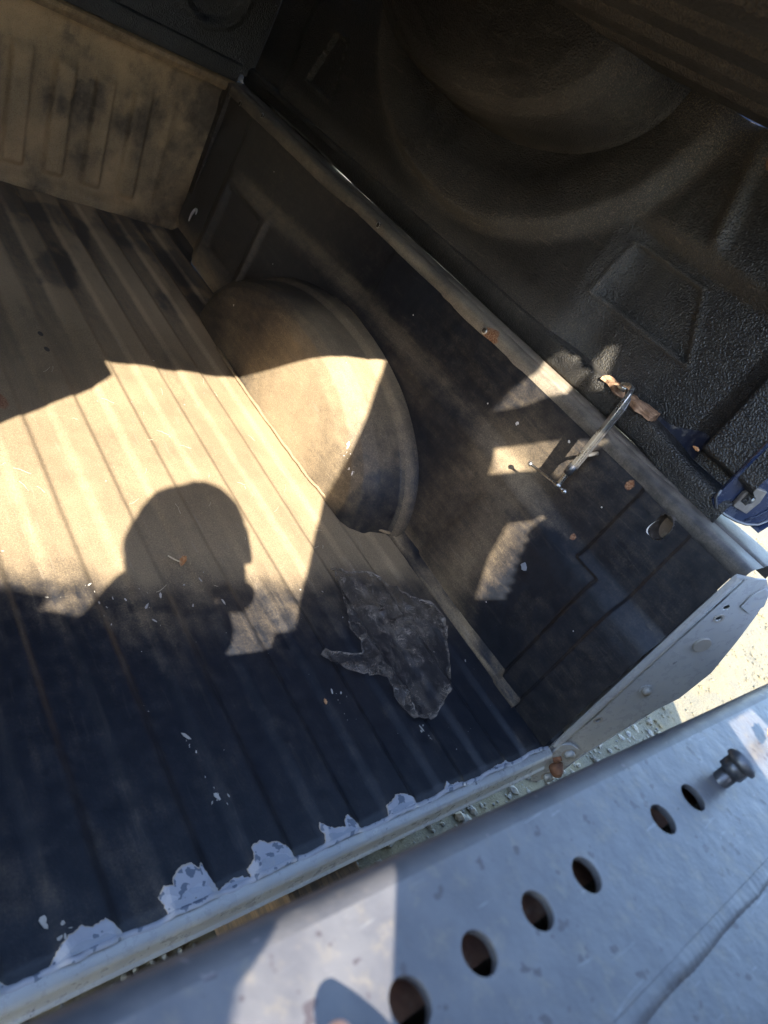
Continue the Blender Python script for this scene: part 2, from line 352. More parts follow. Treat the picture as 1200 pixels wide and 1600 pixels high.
# grooves keep more grime in the shade, wheelhouse edge strip is bright with dust
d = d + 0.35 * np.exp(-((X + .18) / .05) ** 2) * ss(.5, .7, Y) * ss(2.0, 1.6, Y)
d = d - .55 * ss(.50, .62, fbm(X * 9, Y * 5 + 20, 4)) * ss(1.15, 1.5, Y)
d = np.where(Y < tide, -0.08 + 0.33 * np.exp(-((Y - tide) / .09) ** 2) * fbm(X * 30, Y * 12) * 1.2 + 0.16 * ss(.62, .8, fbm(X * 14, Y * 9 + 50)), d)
d = d + 0.30 * np.exp(-((X + .10) / .10) ** 2) * ss(.18, .55, Y) * ss(.75, .5, Y)
rust = np.zeros_like(X) + 1.0 * np.exp(-((X + .81) / .02) ** 2 - ((Y - 1.02) / .05) ** 2) * .7
fl = grid('floor_panel', np.stack([X, Y, Z], -1), M['bed'], bed, {'dust': d, 'rust': rust, 'pale': ss(1.25, 1.6, Y)})  # pale stands in for fill light on the shaded front floor

# side wall, right: x as a function of (y, z)
def wall_x(y, z):
    y = np.asarray(y, float); z = np.asarray(z, float)
    x = 0.004 + .062 * z
    zc = 0.325 + .03 * ss(1.9, 1.15, y) - .03 * ss(.6, .2, y)
    x = x - .022 * (1 - ss(zc - .035, zc + .022, z)) * ss(1.98, 1.92, y)           # lower half steps inward; swage catches dust
    x = x + .018 * bump(z, .18, .11, .03) * bump(y, 1.80, .12, .04)                # sunk panel towards the front
    x = x - .010 * bump(y, 1.64, .012, .02) * (1 - ss(.28, .33, z))
    x = x + .016 * ss(1.97, 2.02, y) * (1 - ss(.4, .5, z) * .5)                     # front corner column
    x = x - .004 * ss(1.125, 1.11, y) * ss(.34, .37, z) * ss(.9, 1.0, y)
    x = x - .004 * (1 - ss(.49, .505, y - .0 + .18 * (z - .1))) * ss(.30, .26, z)   # crease of the rear lower panel
    st = 1 - ss(.22, .232, y + .03 * (z - .32)); lo = 1 - ss(.158, .17, y)
    x = x - .010 * np.where(z > .318, st, lo)                                       # stepped rear post panel
    x = x - .005 * (1 - ss(.094, .101, y))                                          # rear closing strip
    sl = ((y - .146) / .016) ** 2 + ((z - .478) / .026) ** 2
    x = x + .010 * (fbm(y * 2.5, z * 4) - .5)
    return x
ys = np.concatenate([np.arange(0, .3, .0028), np.arange(.3, 2.201, .008)]); zs = np.arange(0.0, .5051, .0036)
Yw, Zw = np.meshgrid(ys, zs, indexing='ij'); Xw = wall_x(Yw, Zw); Xw = Xw + .02 * (1 - ss(0, .01, Zw)) * 0
zc = 0.325 + .03 * ss(1.9, 1.15, Yw) - .03 * ss(.6, .2, Yw)
d = -0.04 + .22 * (fbm(Yw * 5, Zw * 7) - .5)
d = d + 0.34 * np.exp(-((Zw - zc) / .028) ** 2) * ss(2.0, 1.8, Yw) * ss(.15, .3, Yw) * (.4 + .6 * ss(.55, 1.0, Yw) + .3 * fbm(Yw * 20, Zw * 20))
d = d + .25 * np.exp(-((Yw - 1.64) / .016) ** 2) * (1 - ss(.28, .33, Zw))
d = d + .55 * np.exp(-(Zw / .04) ** 2) * ss(.10, .2, Yw) * fbm(Yw * 16, Zw * 30) + 0.5 * np.exp(-((Zw - .02) / .05) ** 2) * ss(1.6, 1.8, Yw)
d = d + .08 * ss(.95, .55, Yw) * ss(.30, .45, Yw) * fbm(Yw * 9, Zw * 9)      # dusted patch behind the wheelhouse
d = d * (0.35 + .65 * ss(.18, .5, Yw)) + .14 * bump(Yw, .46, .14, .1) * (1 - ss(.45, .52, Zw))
d = d - .25 * ss(2.0, 2.08, Yw) + .42 * np.exp(-((Yw - .40) / .055) ** 2 - ((Zw - .14) / .14) ** 2) + .38 * np.exp(-((Yw - .50) / .09) ** 2 - ((Zw - .33) / .09) ** 2)  # extra dust at the two sun patches, painted to brighten them
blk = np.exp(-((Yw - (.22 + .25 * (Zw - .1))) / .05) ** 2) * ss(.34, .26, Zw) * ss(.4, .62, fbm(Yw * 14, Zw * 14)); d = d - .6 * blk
rust = .78 * np.exp(-((Yw - .262) / .012) ** 2 - ((Zw - .335) / .010) ** 2) + .78 * np.exp(-((Yw - .249) / .012) ** 2 - ((Zw - .49) / .018) ** 2)
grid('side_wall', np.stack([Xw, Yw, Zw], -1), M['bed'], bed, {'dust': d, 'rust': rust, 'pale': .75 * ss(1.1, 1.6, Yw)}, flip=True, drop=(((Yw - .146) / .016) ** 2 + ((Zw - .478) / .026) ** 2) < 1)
# far (left) side wall, plain
XL = -1.5 - 0.05 * Zw[::3, ::3] / .5
grid('side_wall', np.stack([XL, Yw[::3, ::3], Zw[::3, ::3]], -1), M['bed'], bed, {'dust': d[::3, ::3], 'rust': rust[::3, ::3] * 0})

# bulkhead with upright pressed ribs
xs = np.arange(-1.5, .062, .0055); zs = np.arange(0, .531, .006)
Xb, Zb = np.meshgrid(xs, zs, indexing='ij')
slant = Xb + .10 * (Zb - .2)
k = (slant + .315) / .118; dd = np.abs(k - np.round(k)) * .118
rb = (1 - ss(.022, .036, dd)) * bump(Zb, .225, .165, .03) * ss(-.07, -.13, Xb)
Yb = L - .018 * rb + .004 * (fbm(Xb * 6, Zb * 6) - .5)
Yb = Yb - .030 * (1 - ss(.02, .055, Zb)) + .012 * ss(.42, .47, Zb) - .012 * ss(.485, .50, Zb)
n1 = fbm(Xb * 9 + 5, Zb * 7, 5); n2 = fbm(Xb * 30, Zb * 22, 4)
d = .66 - .45 * ss(-.34, .0, Xb) + 1.9 * (n1 - .5) + .7 * (n2 - .5) + .25 * ss(.40, .46, Zb) * ss(.7, .35, n1)
d = d + .55 * bump(dd, 0, .024, .008) * (1 - ss(.30, .36, Zb + .06 * n2)) * bump(Zb, .20, .15, .03) * ss(-.18, -.24, Xb) * ss(.35, .5, fbm(np.round(k) * 3.3, Zb * 3))
d = d - .45 * ss(.50, .56, fbm(Xb * 11 + 40, Zb * 9 + 3, 4)) * bump(Xb + .10 * Zb, -.36, .07, .03) * ss(.20, .26, Zb)
d = d + .25 * np.exp(-((Zb - .05) / .03) ** 2) * ss(-.1, -.25, Xb) + .2 * ss(-.45, -.55, Xb)
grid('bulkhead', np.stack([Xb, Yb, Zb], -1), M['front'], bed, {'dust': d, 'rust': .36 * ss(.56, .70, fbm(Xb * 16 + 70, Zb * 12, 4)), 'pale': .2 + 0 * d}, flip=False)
box('leak_backing', (-1.6, L + .03, -.12), (.12, L + .04, .53), M['grey'], bed)  # unseen backing added to stop light leaking past the bulkhead
box('corner_post', (.030, L - .03, .0), (.10, L + .02, .524), M['dark'], bed)
# bulkhead top rail (stands at the same height as the side rail)
def profile_sweep(name, prof, path, m, parent, dustf=None, rustf=None):
    P = np.array([[fn for fn in prof(t)] for t in path], float); 
    tt = np.repeat(np.array(path)[:, None], P.shape[1], 1); kk = np.repeat(np.arange(P.shape[1])[None], len(path), 0) / (P.shape[1] - 1)
    dst = dustf(tt, kk) if dustf else np.zeros_like(tt); rst = rustf(tt, kk) if rustf else np.zeros_like(tt)
    return grid(name, P, m, parent, {'dust': dst, 'rust': rst}, smooth=False)
def dense(pts, n=6):
    out = []
    for a, b in zip(pts[:-1], pts[1:]):
        for i in range(n): out.append(tuple(a[j] + (b[j] - a[j]) * i / n for j in range(2)))
    return out + [pts[-1]]
profile_sweep('bulkhead_rail', lambda t: [(t, L + a, b) for a, b in dense([(-.008, .497), (-.014, .512), (-.012, .524), (-.002, .531), (.02, .533), (.05, .533), (.055, .52)])],
              np.arange(-1.5, .07, .012), M['front'], bed, dustf=lambda t, k: .45 + .5 * (fbm(t * 8, k * 4) - .5) - .2 * ss(-.2, 0.05, t))
# side rail
def railprof(y):
    w = .070 * ss(.30, .04, y); wob = .0018 * (fbm(y * 7, 1.0, 3) - .5)
    return [(a + (w if a > .09 else w * .35 if a > .06 else 0), y, b + wob) for a, b in dense([(.044, .492), (.036, .4935), (.034, .500), (.034, .521), (.038, .5265), (.064, .531), (.067, .5285), (.071, .5325), (.094, .5345), (.106, .533), (.114, .527), (.117, .515), (.117, .49)], 2)]
rpath = np.concatenate([np.arange(-.012, .4, .006), np.arange(.4, 2.225, .011)])
profile_sweep('top_rail', railprof, rpath, M['rail'], bed,
              dustf=lambda t, k: .05 + .42 * ss(.35, .75, t) + .35 * bump(k, .42, .07, .08) * fbm(t * 24, k * 6) * 1.6 + .5 * (fbm(t * 5, k * 6) - .5) + .25 * bump(t, .5, .22, .2),
              rustf=lambda t, k: np.exp(-((t - .72) / .03) ** 2 - ((k - .22) / .16) ** 2) + .75 * np.exp(-((t - .25) / .11) ** 2 - ((k - .45) / .035) ** 2) + .6 * np.exp(-((t - .19) / .1) ** 2 - ((k - .1) / .05) ** 2))
profile_sweep('top_rail', lambda t: [(-1.56 - (p[0] - .035), p[1], p[2]) for p in railprof(t)], rpath[::4], M['rail'], bed)
# bright metal strip put in as the sky glint along the rail
tube('rail_glint', [(.1110 + .0015 * math.sin(y * 9), y, .5335) for y in np.arange(1.5, 2.19, .03)], [.0004 + .0048 * min(1, 5 * (y - 1.50)) * min(1, 6 * (2.2 - y) + .2) for y in np.arange(1.5, 2.19, .03)], M['brightsteel'], bed, 8)
for y, z in ((1.219, .5205), (.742, .512), (1.926, .520), (2.076, .5)):
    tube('bolt_hole', [(.0300, y, z), (.036, y, z)], [.0055, .0055], M['dark'], bed, 12)
    V = []; F = []
    for kk in range(16):
        a = kk / 16 * 6.283
        for r in (.0056, .0085): V.append((.0302 + (.001 if r > .006 else -.0006), y + r * math.cos(a), z + r * math.sin(a)))
    for kk in range(16): F.append((2 * kk, 2 * kk + 1, (2 * kk + 3) % 32, (2 * kk + 2) % 32))
    mesh('hole_rim', V, F, M['steel'], bed)

# wheelhouse: arch profile swept around a half ellipse
def wheelhouse(name, yc, a, b, z0, sgn, x0, prof, m, parent, dustf, front=1.0, mirror=1, side=1, rustf=None):
    th = np.linspace(0, math.pi, 90); pr = np.array(dense(prof, 7))
    dd, rr = pr[:, 0], pr[:, 1]
    T, R = np.meshgrid(th, rr, indexing='ij'); D = np.repeat(dd[None], len(th), 0)
    e = 1.0
    cy = np.sign(np.cos(T)) * np.abs(np.cos(T)) ** e; cz = np.abs(np.sin(T)) ** 0.92
    ry = np.where(cy > 0, R ** (1 - .75 * (1 - R) * 0 ) , R)
    ry = np.where(cy > 0, 1 - (1 - R) * front, R)
    Yh = yc + a * ry * cy; Zh = z0 + sgn * b * R * cz
    Zh = Zh + sgn * 0.0
    Xh = x0 - side * D + .004 * (fbm(Yh * 9, Zh * 9) - .5)
    for q0, q1 in ((.25, .02), (.18, .012)):
        Xh = Xh - side * .0035 * np.exp(-((np.abs(Zh - z0) - (q0 - .42 * (Yh - 1.16))) / .006) ** 2) * ss(1.14, 1.2, Yh) * ss(.08, .12, D)
    dst = dustf(Yh, Zh, D, T)
    return grid(name, np.stack([Xh, Yh, Zh], -1), m, parent, {'dust': dst, 'rust': 0 * dst if rustf is None else rustf(Yh, Zh, D)}, flip=(sgn * side < 0))
prof1 = [(-.03, 1.0), (-.003, 1.0), (.004, .992), (.010, .965), (.030, .955), (.042, .945), (.050, .925), (.056, .905), (.085, .895), (.12, .880), (.150, .845), (.166, .79), (.174, .70), (.178, .5), (.182, .25), (.184, 0.02)]
def dust_shade1(y, z, D, T):
    up = np.clip(np.sin(T), 0, 1)
    d = .12 + .62 * ss(.62, .95, y + .25 * (z - .1) + .35 * D - .02) + .45 * (fbm(y * 9, z * 9 + D * 9) - .5)
    d = d - .50 * ss(1.03, 1.30, y) - .15 * ss(.06, .0, D) + .12 * bump(D, .045, .01, .01)  # dust thinned to darken the shaded front, full where sun falls
    d = d - .18 * (1 - ss(.9, 1.05, np.maximum(np.abs(y - .625) / .05, np.abs(z - .06) / .10) + .25 * (fbm(y * 40, z * 40) - .5))) * (D > .05)
    return d + .08
wheelhouse('wheelhouse', 1.085, .53, .325, 0.0, 1, .012, prof1, M['bed'], bed, dust_shade1, front=.72)
wheelhouse('wheelhouse', 1.085, .53, .325, 0.0, 1, -1.51, prof1, M['bed'], bed, dust_shade1, front=.72, side=-1)
# ribs pressed in the wheelhouse face
for (ya, za, yb, zb) in ((1.50, .055, 1.22, .20), (1.535, .09, 1.26, .255)):
    pts = [(-.150 - .012 * math.sin(t * 3.14), ya + (yb - ya) * t, za + (zb - za) * t) for t in np.linspace(0, 1, 12)]
# sealer bead between wheelhouse and floor
seam = [(-.176, 1.36), (-.181, 1.25), (-.181, 1.1), (-.178, .95), (-.172, .80), (-.158, .722), (-.135, .672), (-.10, .635), (-.055, .606), (.0, .59)]
sb = []
for (x0, y0), (x1, y1) in zip(seam[:-1], seam[1:]):
    for t in np.linspace(0, 1, 7)[:-1]: sb.append((x0 + (x1 - x0) * t, y0 + (y1 - y0) * t, .013 + .003 * random.random()))
V, F = tube_geo(sb, [.0032 + .0018 * random.random() for _ in sb], 8)
mesh('seam_sealer', V, F, M['bed'], bed, {'dust': [.75 + .3 * random.random()] * len(V), 'rust': [0] * len(V)})
# corner gusset between floor and wall behind the wheelhouse
ys = np.arange(.095, .60, .006); pr = dense([(-.030, .0), (-.027, .010), (-.018, .014), (.000, .046), (.006, .052), (.03, .056)], 5)
P = np.array([[(a + .004 * (fbm(y * 6, 3.0) - .5) + wall_x(y, .05) * .6, y, b + .003 * (fbm(y * 15, a * 40) - .5) + .003) for a, b in pr] for y in ys])
kk = np.linspace(0, 1, len(pr))[None] + 0 * P[..., 0]
grid('corner_gusset', P, M['bed'], bed, {'dust': -.02 + .42 * bump(kk, .30, .22, .2) + 1.3 * (fbm(P[..., 1] * 14, kk * 5) - .5), 'rust': .0 * kk + .35 * (fbm(P[..., 1] * 30, kk * 8) - .3) * (kk > .2) * (kk < .6)}, flip=False)
grid('corner_gusset', np.array([[(a * .0 + .016 + .45 * (x if i == 0 else x), .095, z) for i, x in enumerate((-.09, .04))] for z, a in ((0, 0), (.05, 0))]), M['bed'], bed, {'dust': [.2] * 4, 'rust': [0] * 4})

# rear sill lip (pale paint) and bare patches where the coating tore away
xs = np.arange(-1.52, .004, .012)
pr = dense([(.002, -.0035), (-.010, -.0045), (-.017, -.0065), (-.0205, -.011), (-.022, -.034), (-.0235, -.042), (-.027, -.0455), (-.0275, -.048)], 3)
P = np.array([[(x, a + .0015 * (fbm(x * 8, 2.2) - .5), b + .0015 * (fbm(x * 12, a * 30) - .5)) for a, b in pr] for x in xs])
grid('rear_sill', P, M['grey'], bed, flip=True)
box('sill_backing', (-1.52, .006, -.085), (.0, .03, -.048), M['galv'], bed)
box('floor_crossmember', (-1.45, .05, -.10), (0.03, .16, -.025), M['dark'], bed)
for yy in (.62, 1.2, 1.8): box('floor_crossmember', (-1.45, yy, -.10), (0.03, yy + .1, -.025), M['dark'], bed)
def on_floor(u, v, w, off):
    return (u, v, float(floor_z(np.array(u), np.array(max(v, 0.0)))) * (1.0) + off + w)
patches = [
    [(-.842, .0), (-.846, .022), (-.838, .030), (-.828, .026), (-.823, .036), (-.810, .044), (-.797, .042), (-.789, .034), (-.785, .038), (-.780, .018), (-.772, .0)],
    [(-.722, .0), (-.724, .012), (-.712, .018), (-.709, .034), (-.695, .036), (-.685, .030), (-.672, .027), (-.662, .018), (-.652, .0)],
    [(-.596, .0), (-.592, .012), (-.595, .022), (-.592, .030), (-.583, .018), (-.570, .012), (-.556, .010), (-.552, .020), (-.543, .024), (-.538, .014), (-.528, .0)],
    [(-.468, .0), (-.465, .014), (-.450, .018), (-.438, .024), (-.420, .018), (-.408, .010), (-.402, .0)],
    [(-.980, .0), (-.968, .012), (-.955, .020), (-.940, .024), (-.930, .018), (-.915, .022), (-.905, .010), (-.898, .0)],
    [(-.338, .0), (-.330, .007), (-.324, .012), (-.316, .004), (-.300, .004), (-.286, .0)],
    [(-.780, .0), (-.765, .004), (-.750, .008), (-.735, .006), (-.722, .0)],
    [(-.205, .0), (-.19, .004), (-.17, .003), (-.15, .006), (-.14, .0)],
    [(-1.10, .0), (-1.09, .014), (-1.06, .018), (-1.035, .010), (-1.02, .0)]]
def fine(poly, ex, amp):
    o = []
    for i in range(len(poly)):
        a = Vector(poly[i]); b = Vector(poly[(i + 1) % len(poly)]); n = max(1, int((b - a).length / ex))
        for k in range(n):
            p = a.lerp(b, k / n); j = amp if p.y > .001 else 0
            o.append((p.x + j * (random.random() - .5), p.y + j * (random.random() - .5)))
    return o
def patch_mesh(name, poly, m, off, parent, th=.0008):
    bm = bmesh.new(); vs = [bm.verts.new((u, v, 0)) for u, v in poly]; f = bm.faces.new(vs)
    bmesh.ops.triangulate(bm, faces=[f]); bmesh.ops.subdivide_edges(bm, edges=bm.edges[:], cuts=1); bmesh.ops.triangulate(bm, faces=bm.faces[:])
    for v in bm.verts: v.co = Vector(on_floor(v.co.x, v.co.y, 0, off))
    for f in bm.faces:
        f.normal_update()
        if f.normal.z < 0: f.normal_flip()
    me = bpy.data.meshes.new(name); bm.to_mesh(me); bm.free(); me.materials.append(m)
    o = link(bpy.data.objects.new(name, me), parent); md = o.modifiers.new('thick', 'SOLIDIFY'); md.thickness = th; md.offset = 1; return o
M['tornrim'] = paint_mat('torn_coating_rim', (0.30, 0.25, 0.20), (0.42, 0.36, 0.30), 0.7, chips=0.66)
for i, p in enumerate(patches):
    f = fine(p, .0024, .0019); cx_ = sum(q[0] for q in f) / len(f); patch_mesh('torn_rim', [(cx_ + (u - cx_) * 1.03 + .0006 * (random.random() - .5), v * 1.06 + .0004) for u, v in f], M['tornrim'], .0008, bed, .0004); patch_mesh('bare_patch', f, M['white'], .0012, bed)
    if i < 7:
        cx = sum(q[0] for q in p) / len(p); inner = [(cx + (q[0] - cx) * .80, q[1] * .34 - .0005 + .0022 * random.random()) for q in p]
        patch_mesh('primer_layer', fine(inner, .005, .002), M['primer'], .0026, bed, .0004)
# curled torn lip of the coating along the edge
V = []; F = []
xs = np.arange(-1.5, -.01, .004)
for i, x in enumerate(xs):
    e = .0035 * (fbm(np.array(x * 60), np.array(1.0)) - .5) - .0012; z = float(floor_z(np.array(x), np.array(.0)))
    V += [(x, .0035 + e * 1.6, z + .0008), (x, .001 + e, z + .0026 + .0012 * random.random()), (x, -.0035 + e * 1.6, z - .0008)]
    if i: F += [(3 * i - 3, 3 * i, 3 * i + 1, 3 * i - 2), (3 * i - 2, 3 * i + 1, 3 * i + 2, 3 * i - 1)]
mesh('torn_edge', V, F, M['white'], bed)

# painted rear jamb: plane through the inner edge
JN = Vector((.08, .15, 0)).normalized(); JU = Vector((.15, -.08, 0)).normalized()
def jamb(u, v, w): return (.002 + JU.x * u - JN.x * w, -.001 + JU.y * u - JN.y * w, v)
JO = [(-.004, -.085), (.0, .0), (.004, .25), (.008, .515), (.05, .521), (.068, .527), (.098, .506), (.112, .478), (.121, .455), (.140, .39), (.161, .301), (.156, .217), (.122, .139), (.097, .03), (.086, .0), (.080, -.03), (.066, -.09)]
JO = JO[::-1]
plate('rear_jamb', JO, [circ(.051, .448, .0062), circ(.058, .422, .0062), circ(.0395, .102, .0055)], .003, jamb, M['grey'], bed)
plate('rear_jamb', JO, [circ(.051, .448, .0062)], .003, lambda u, v, w: (-1.555 - (jamb(u, v, w)[0] - .0), jamb(u, v, w)[1], v), M['grey'], bed)
def jring(name, u, v, r0, r1, m, z=.002, n=28):
    plate(name, circ(u, v, r1, n=n), [circ(u, v, r0, n=n)], .0016, lambda a, b, w: jamb(a, b, w + z), m, bed)
jring('washer', .058, .422, .0066, .0105, M['galv']); jring('washer', .0395, .102, .006, .0100, M['galv'])
plate('rubber_plug', circ(.079, .357, .0165, n=28), [], .003, lambda a, b, w: jamb(a, b, w + .003), M['galv'], bed, bevel=.001)
plate('access_plug', circ(.0565, .435, .001, n=6), [], .0005, lambda a, b, w: jamb(a, b, w + .002), M['grey'], bed)
tube('hex_nut', [jamb(.066, .214, .001), jamb(.066, .214, .012)], .009, M['galv'], bed, 6); jring('washer', .066, .214, .0075, .0135, M['grey'], .0025)
# folded flange along the inner edge of the jamb
fl_pts = dense([(.0, -.001), (.004, .006), (.010, .008), (.017, .005), (.021, .0015), (.026, .0015)], 3)
P = np.array([[jamb(a + .006 * (z / .5), z, b) for a, b in fl_pts] for z in np.linspace(0.0, .512, 60)])
grid('jamb_flange', P, M['grey'], bed, flip=True)
plate('corner_clip', [(.072, .462), (.098, .455), (.112, .478), (.094, .508), (.078, .512), (.07, .49)], [], .002, lambda a, b, w: jamb(a, b, w + .003), M['grey'], bed, bevel=.0008)
# hinge pocket plate with two bolts and the rusty striker
plate('hinge_plate', [(.012, -.085), (.010, .012), (.030, .022), (.058, .012), (.072, -.030), (.060, -.10), (.03, -.12)], [], .004, lambda a, b, w: jamb(a, b, w + .006), M['grey'], bed, bevel=.001)
for u, v in ((.044, -.004), (.052, -.088)):
    tube('hinge_bolt', [jamb(u, v, .006), jamb(u, v, .018)], .0115, M['grey'], bed, 6); jring('washer', u, v, .010, .0155, M['galv'], .009)
tube('rusty_striker', [jamb(.045, -.050, .004), jamb(.047, -.055, .020), jamb(.050, -.062, .024)], [.016, .014, .010], M['rust'], bed, 14)
tube('rusty_striker', [jamb(.026, -.035, .008), jamb(.038, -.022, .010)], [.009, .006], M['rust'], bed, 8)
# outer skin of the right side, seen edge-on only
P = np.array([[(x, y, z) for x, z in ((.11, .44), (.150, .43), (.17, .40), (.19, .30), (.18, .15), (.15, .0), (.12, -.12))] for y in (-.075, .5, 1.2, 2.22)])
for i in range(7):
    P[0, i, 0] = [.098, .105, .125, .141, .118, .082, .07][i]; P[0, i, 1] = [-.03, -.052, -.066, -.076, -.064, -.046, -.038][i]
grid('outer_skin', P, M['grey'], bed)
# rust-coloured steel seen through the slot, and the bare crescent round it
M['slotbrown'] = paint_mat('brown_primer', (0.085, 0.055, 0.035), (0.14, 0.09, 0.055), 0.7, chips=0.8)
box('slot_backing', (.058, .116, .43), (.062, .178, .52), M['slotbrown'], bed)
P = np.array([[(.0215 + .04 * t, .146 + .0165 * math.cos(a), .478 + .0268 * math.sin(a)) for t in (0, 1)] for a in np.linspace(0, 2 * math.pi, 30)])
grid('slot_throat', P, M['dark'], bed)
V = []; F = []
for k in range(14):
    a = math.pi * (.62 + .62 * k / 13); w = .0026 * math.sin(math.pi * k / 13)
    y0 = .146 + .0165 * math.cos(a) * -1; z0 = .478 + .0265 * math.sin(a + math.pi * .0) * 1
    y0 = .146 - .0165 * math.cos(a); z0 = .478 - .0265 * math.sin(a - .5)
    V += [(wall_x(.158, .45) - .0015, y0, z0), (wall_x(.158, .45) - .0022, y0 + w * .6, z0 - w)]
    if k: F.append((2 * k - 2, 2 * k, 2 * k + 1, 2 * k - 1))
mesh('bare_rim', V, F, M['chip'], bed)
# drain slots in the floor
for x, y in ((-.668, 1.292), (-.670, 1.229)):
    z = float(floor_z(np.array(x), np.array(y))); V = [(x + .006 * math.cos(a), y + .010 * math.sin(a), z + .0018) for a in np.linspace(0, 6.28, 14)[:-1]]
    mesh('drain_slot', V, [tuple(range(13))], M['dark'], bed)
# tie-down hook in the front corner
hk = [(-.006 + .004 * math.sin(t), 2.085 - .020 * math.cos(t), .10 + .026 * math.sin(t)) for t in np.linspace(.6, 4.2, 14)]
tube('tie_down_hook', [(wall_x(p[1], p[2]) - .014 + .008 * abs(math.sin(3 * i / 13)), p[1], p[2]) for i, p in enumerate(hk)], [.002 + .0032 * math.sin(3.14 * i / 13) for i in range(14)], M['chip'], bed, 8)

# paint chips (bare flecks in the coating)
def wall_chip(y, z, r, seed, name='paint_fleck', m=None, x=None, el=1.0, rot=0.0):
    rs = random.Random(seed); n = 11; pts = []
    for k in range(n):
        a = 2 * math.pi * k / n; rr = r * (.55 + .7 * rs.random()); u = rr * math.cos(a); v = rr * math.sin(a) * el
        yy = y + u * math.cos(rot) - v * math.sin(rot); zz = z + u * math.sin(rot) + v * math.cos(rot)
        pts.append((float(wall_x(yy, zz)) - .0012 if x is None else x, yy, zz))
    return mesh(name, pts, [tuple(range(n))], m or M['chip'], bed, smooth=False)
wall_chip(.291, .224, .0095, 4, m=M['primer']); wall_chip(.528, .416, .004, 5); wall_chip(.404, .468, .0032, 6)
for i, (y, z, r) in enumerate(((1.30, .19, .003), (.95, .42, .002), (.62, .40, .0022), (.30, .10, .0015), (.26, .42, .0018), (.12, .22, .0014), (1.52, .23, .0022), (1.75, .42, .002))): wall_chip(y, z, r, 20 + i)
def wh_point(y, z):   # x of the wheelhouse face at (y, z)
    pr = np.array(dense(prof1, 7)); best = None
    s = (y - 1.085) / .53
    R = math.sqrt((s if s < 0 else s * .95) ** 2 + (z / .325) ** 2)
    order = np.argsort(pr[:, 1]); return .012 - float(np.interp(R, pr[order, 1], pr[order, 0]))
def wh_chip(y, z, r, el, rot, seed):
    rs = random.Random(seed); n = 13; pts = []
    for k in range(n):
        a = 2 * math.pi * k / n; rr = r * (.4 + .9 * rs.random()); u = rr * math.cos(a); v = rr * math.sin(a) * el
        yy = y + u * math.cos(rot) - v * math.sin(rot); zz = z + u * math.sin(rot) + v * math.cos(rot); pts.append((wh_point(yy, zz) - .0028, yy, zz))
    return mesh('paint_fleck', pts, [tuple(range(n))], M['chip'], bed, smooth=False)
wh_chip(.755, .166, .0075, 2.4, -.3, 1); wh_chip(.700, .190, .005, 2.9, .0, 2); wh_chip(.715, .135, .004, 2.8, -.8, 3)
for i in range(22):
    wh_chip(.69 + .06 * random.random(), .10 + .12 * random.random(), .0007 + .0022 * random.random() ** 3, 1 + 2 * random.random(), random.random() * 3, 40 + i)
for i, (y, z) in enumerate(((1.49, .10), (1.46, .13), (1.44, .14), (1.40, .19), (1.38, .14), (.86, .29), (.93, .27))): wh_chip(y, z, .003, 1.5, random.random() * 3, 90 + i)

# ------------------------------------------------------------------ bed two (upside down on top)
TOP = 1.09
bed2 = thing('pickup_bed', (-0.75, 1.1, .56), 'upside-down pickup bed lined with grained black coating, blue painted rear corner', 'truck bed')
def wall2_x(y, z):
    y = np.asarray(y, float); z = np.asarray(z, float)
    x = .094 + .03 * (z - .59)
    R = np.sqrt(((y - 1.13) / .575) ** 2 + ((TOP - z) / .445) ** 2)
    R = R + .05 * (fbm(y * 3.2, z * 3.2) - .5)
    x = x - .030 * (1 - ss(.93, 1.01, R))                                   # broad raised band round the wheelhouse
    x = x + .014 * (1 - ss(.66, .86, R)) 
    sw = (1 - ss(.845, .89, z)) * (1 - ss(.55, .66, y)); x = x + .026 * sw * ss(.2, .26, y)
    t = .078; cy, cz = .50, .765                                              # trapezoid emboss
    u = (y - cy); v = (z - cz); q = np.maximum(np.abs(v) / .060, np.abs(u - .25 * v) / (.105 - .35 * v)); x = x + .011 * (1 - ss(.95, 1.05, q)) - .005 * bump(q, 1.04, .05, .05)
    u = y - 1.80; v = z - .745; q = np.maximum(np.abs(v) / .075, np.abs(u) / (.055 - .30 * v)); x = x + .010 * (1 - ss(.95, 1.05, q)) - .006 * bump(q, 1.04, .06, .06)
    x = x - .012 * bump(y - .3 * (z - .98), .475, .014, .02) * ss(.88, .91, z)    # short upright rib
    post = (1 - ss(.200, .222, y)) * ss(.608, .622, z); x = x - .030 * post
    x = x + .012 * ss(1.97, 2.03, y) 
    x = x + .006 * (fbm(y * 3, z * 4 + 9) - .5)
    return x
ys = np.concatenate([np.arange(.085, .3, .004), np.arange(.3, 2.201, .008)]); zs = np.arange(.588, TOP + .001, .005)
Y2, Z2 = np.meshgrid(ys, zs, indexing='ij'); X2 = wall2_x(Y2, Z2)
R = np.sqrt(((Y2 - 1.13) / .575) ** 2 + ((TOP - Z2) / .445) ** 2)
d = .22 + .34 * (fbm(Y2 * 6, Z2 * 6) - .5) + .42 * bump(R, .97, .05, .06) + .2 * bump(R, .86, .1, .06) * (.6 + .6 * fbm(Y2 * 30, Z2 * 5)) * ss(.4, .7, Y2)  # ring dust strengthened to stand in for weak relief shading
d = d + .30 * np.exp(-((Z2 - .60) / .035) ** 2) * ss(.3, .6, Y2) + .3 * bump(Z2, .875, .018, .03) * (1 - ss(.55, .68, Y2)) + .45 * ss(TOP - .10, TOP - .01, Z2) * (1 - ss(1.0, 1.3, Y2)) * ss(.2, .4, Y2)
d = d - .22 * ss(.5, .3, Y2)
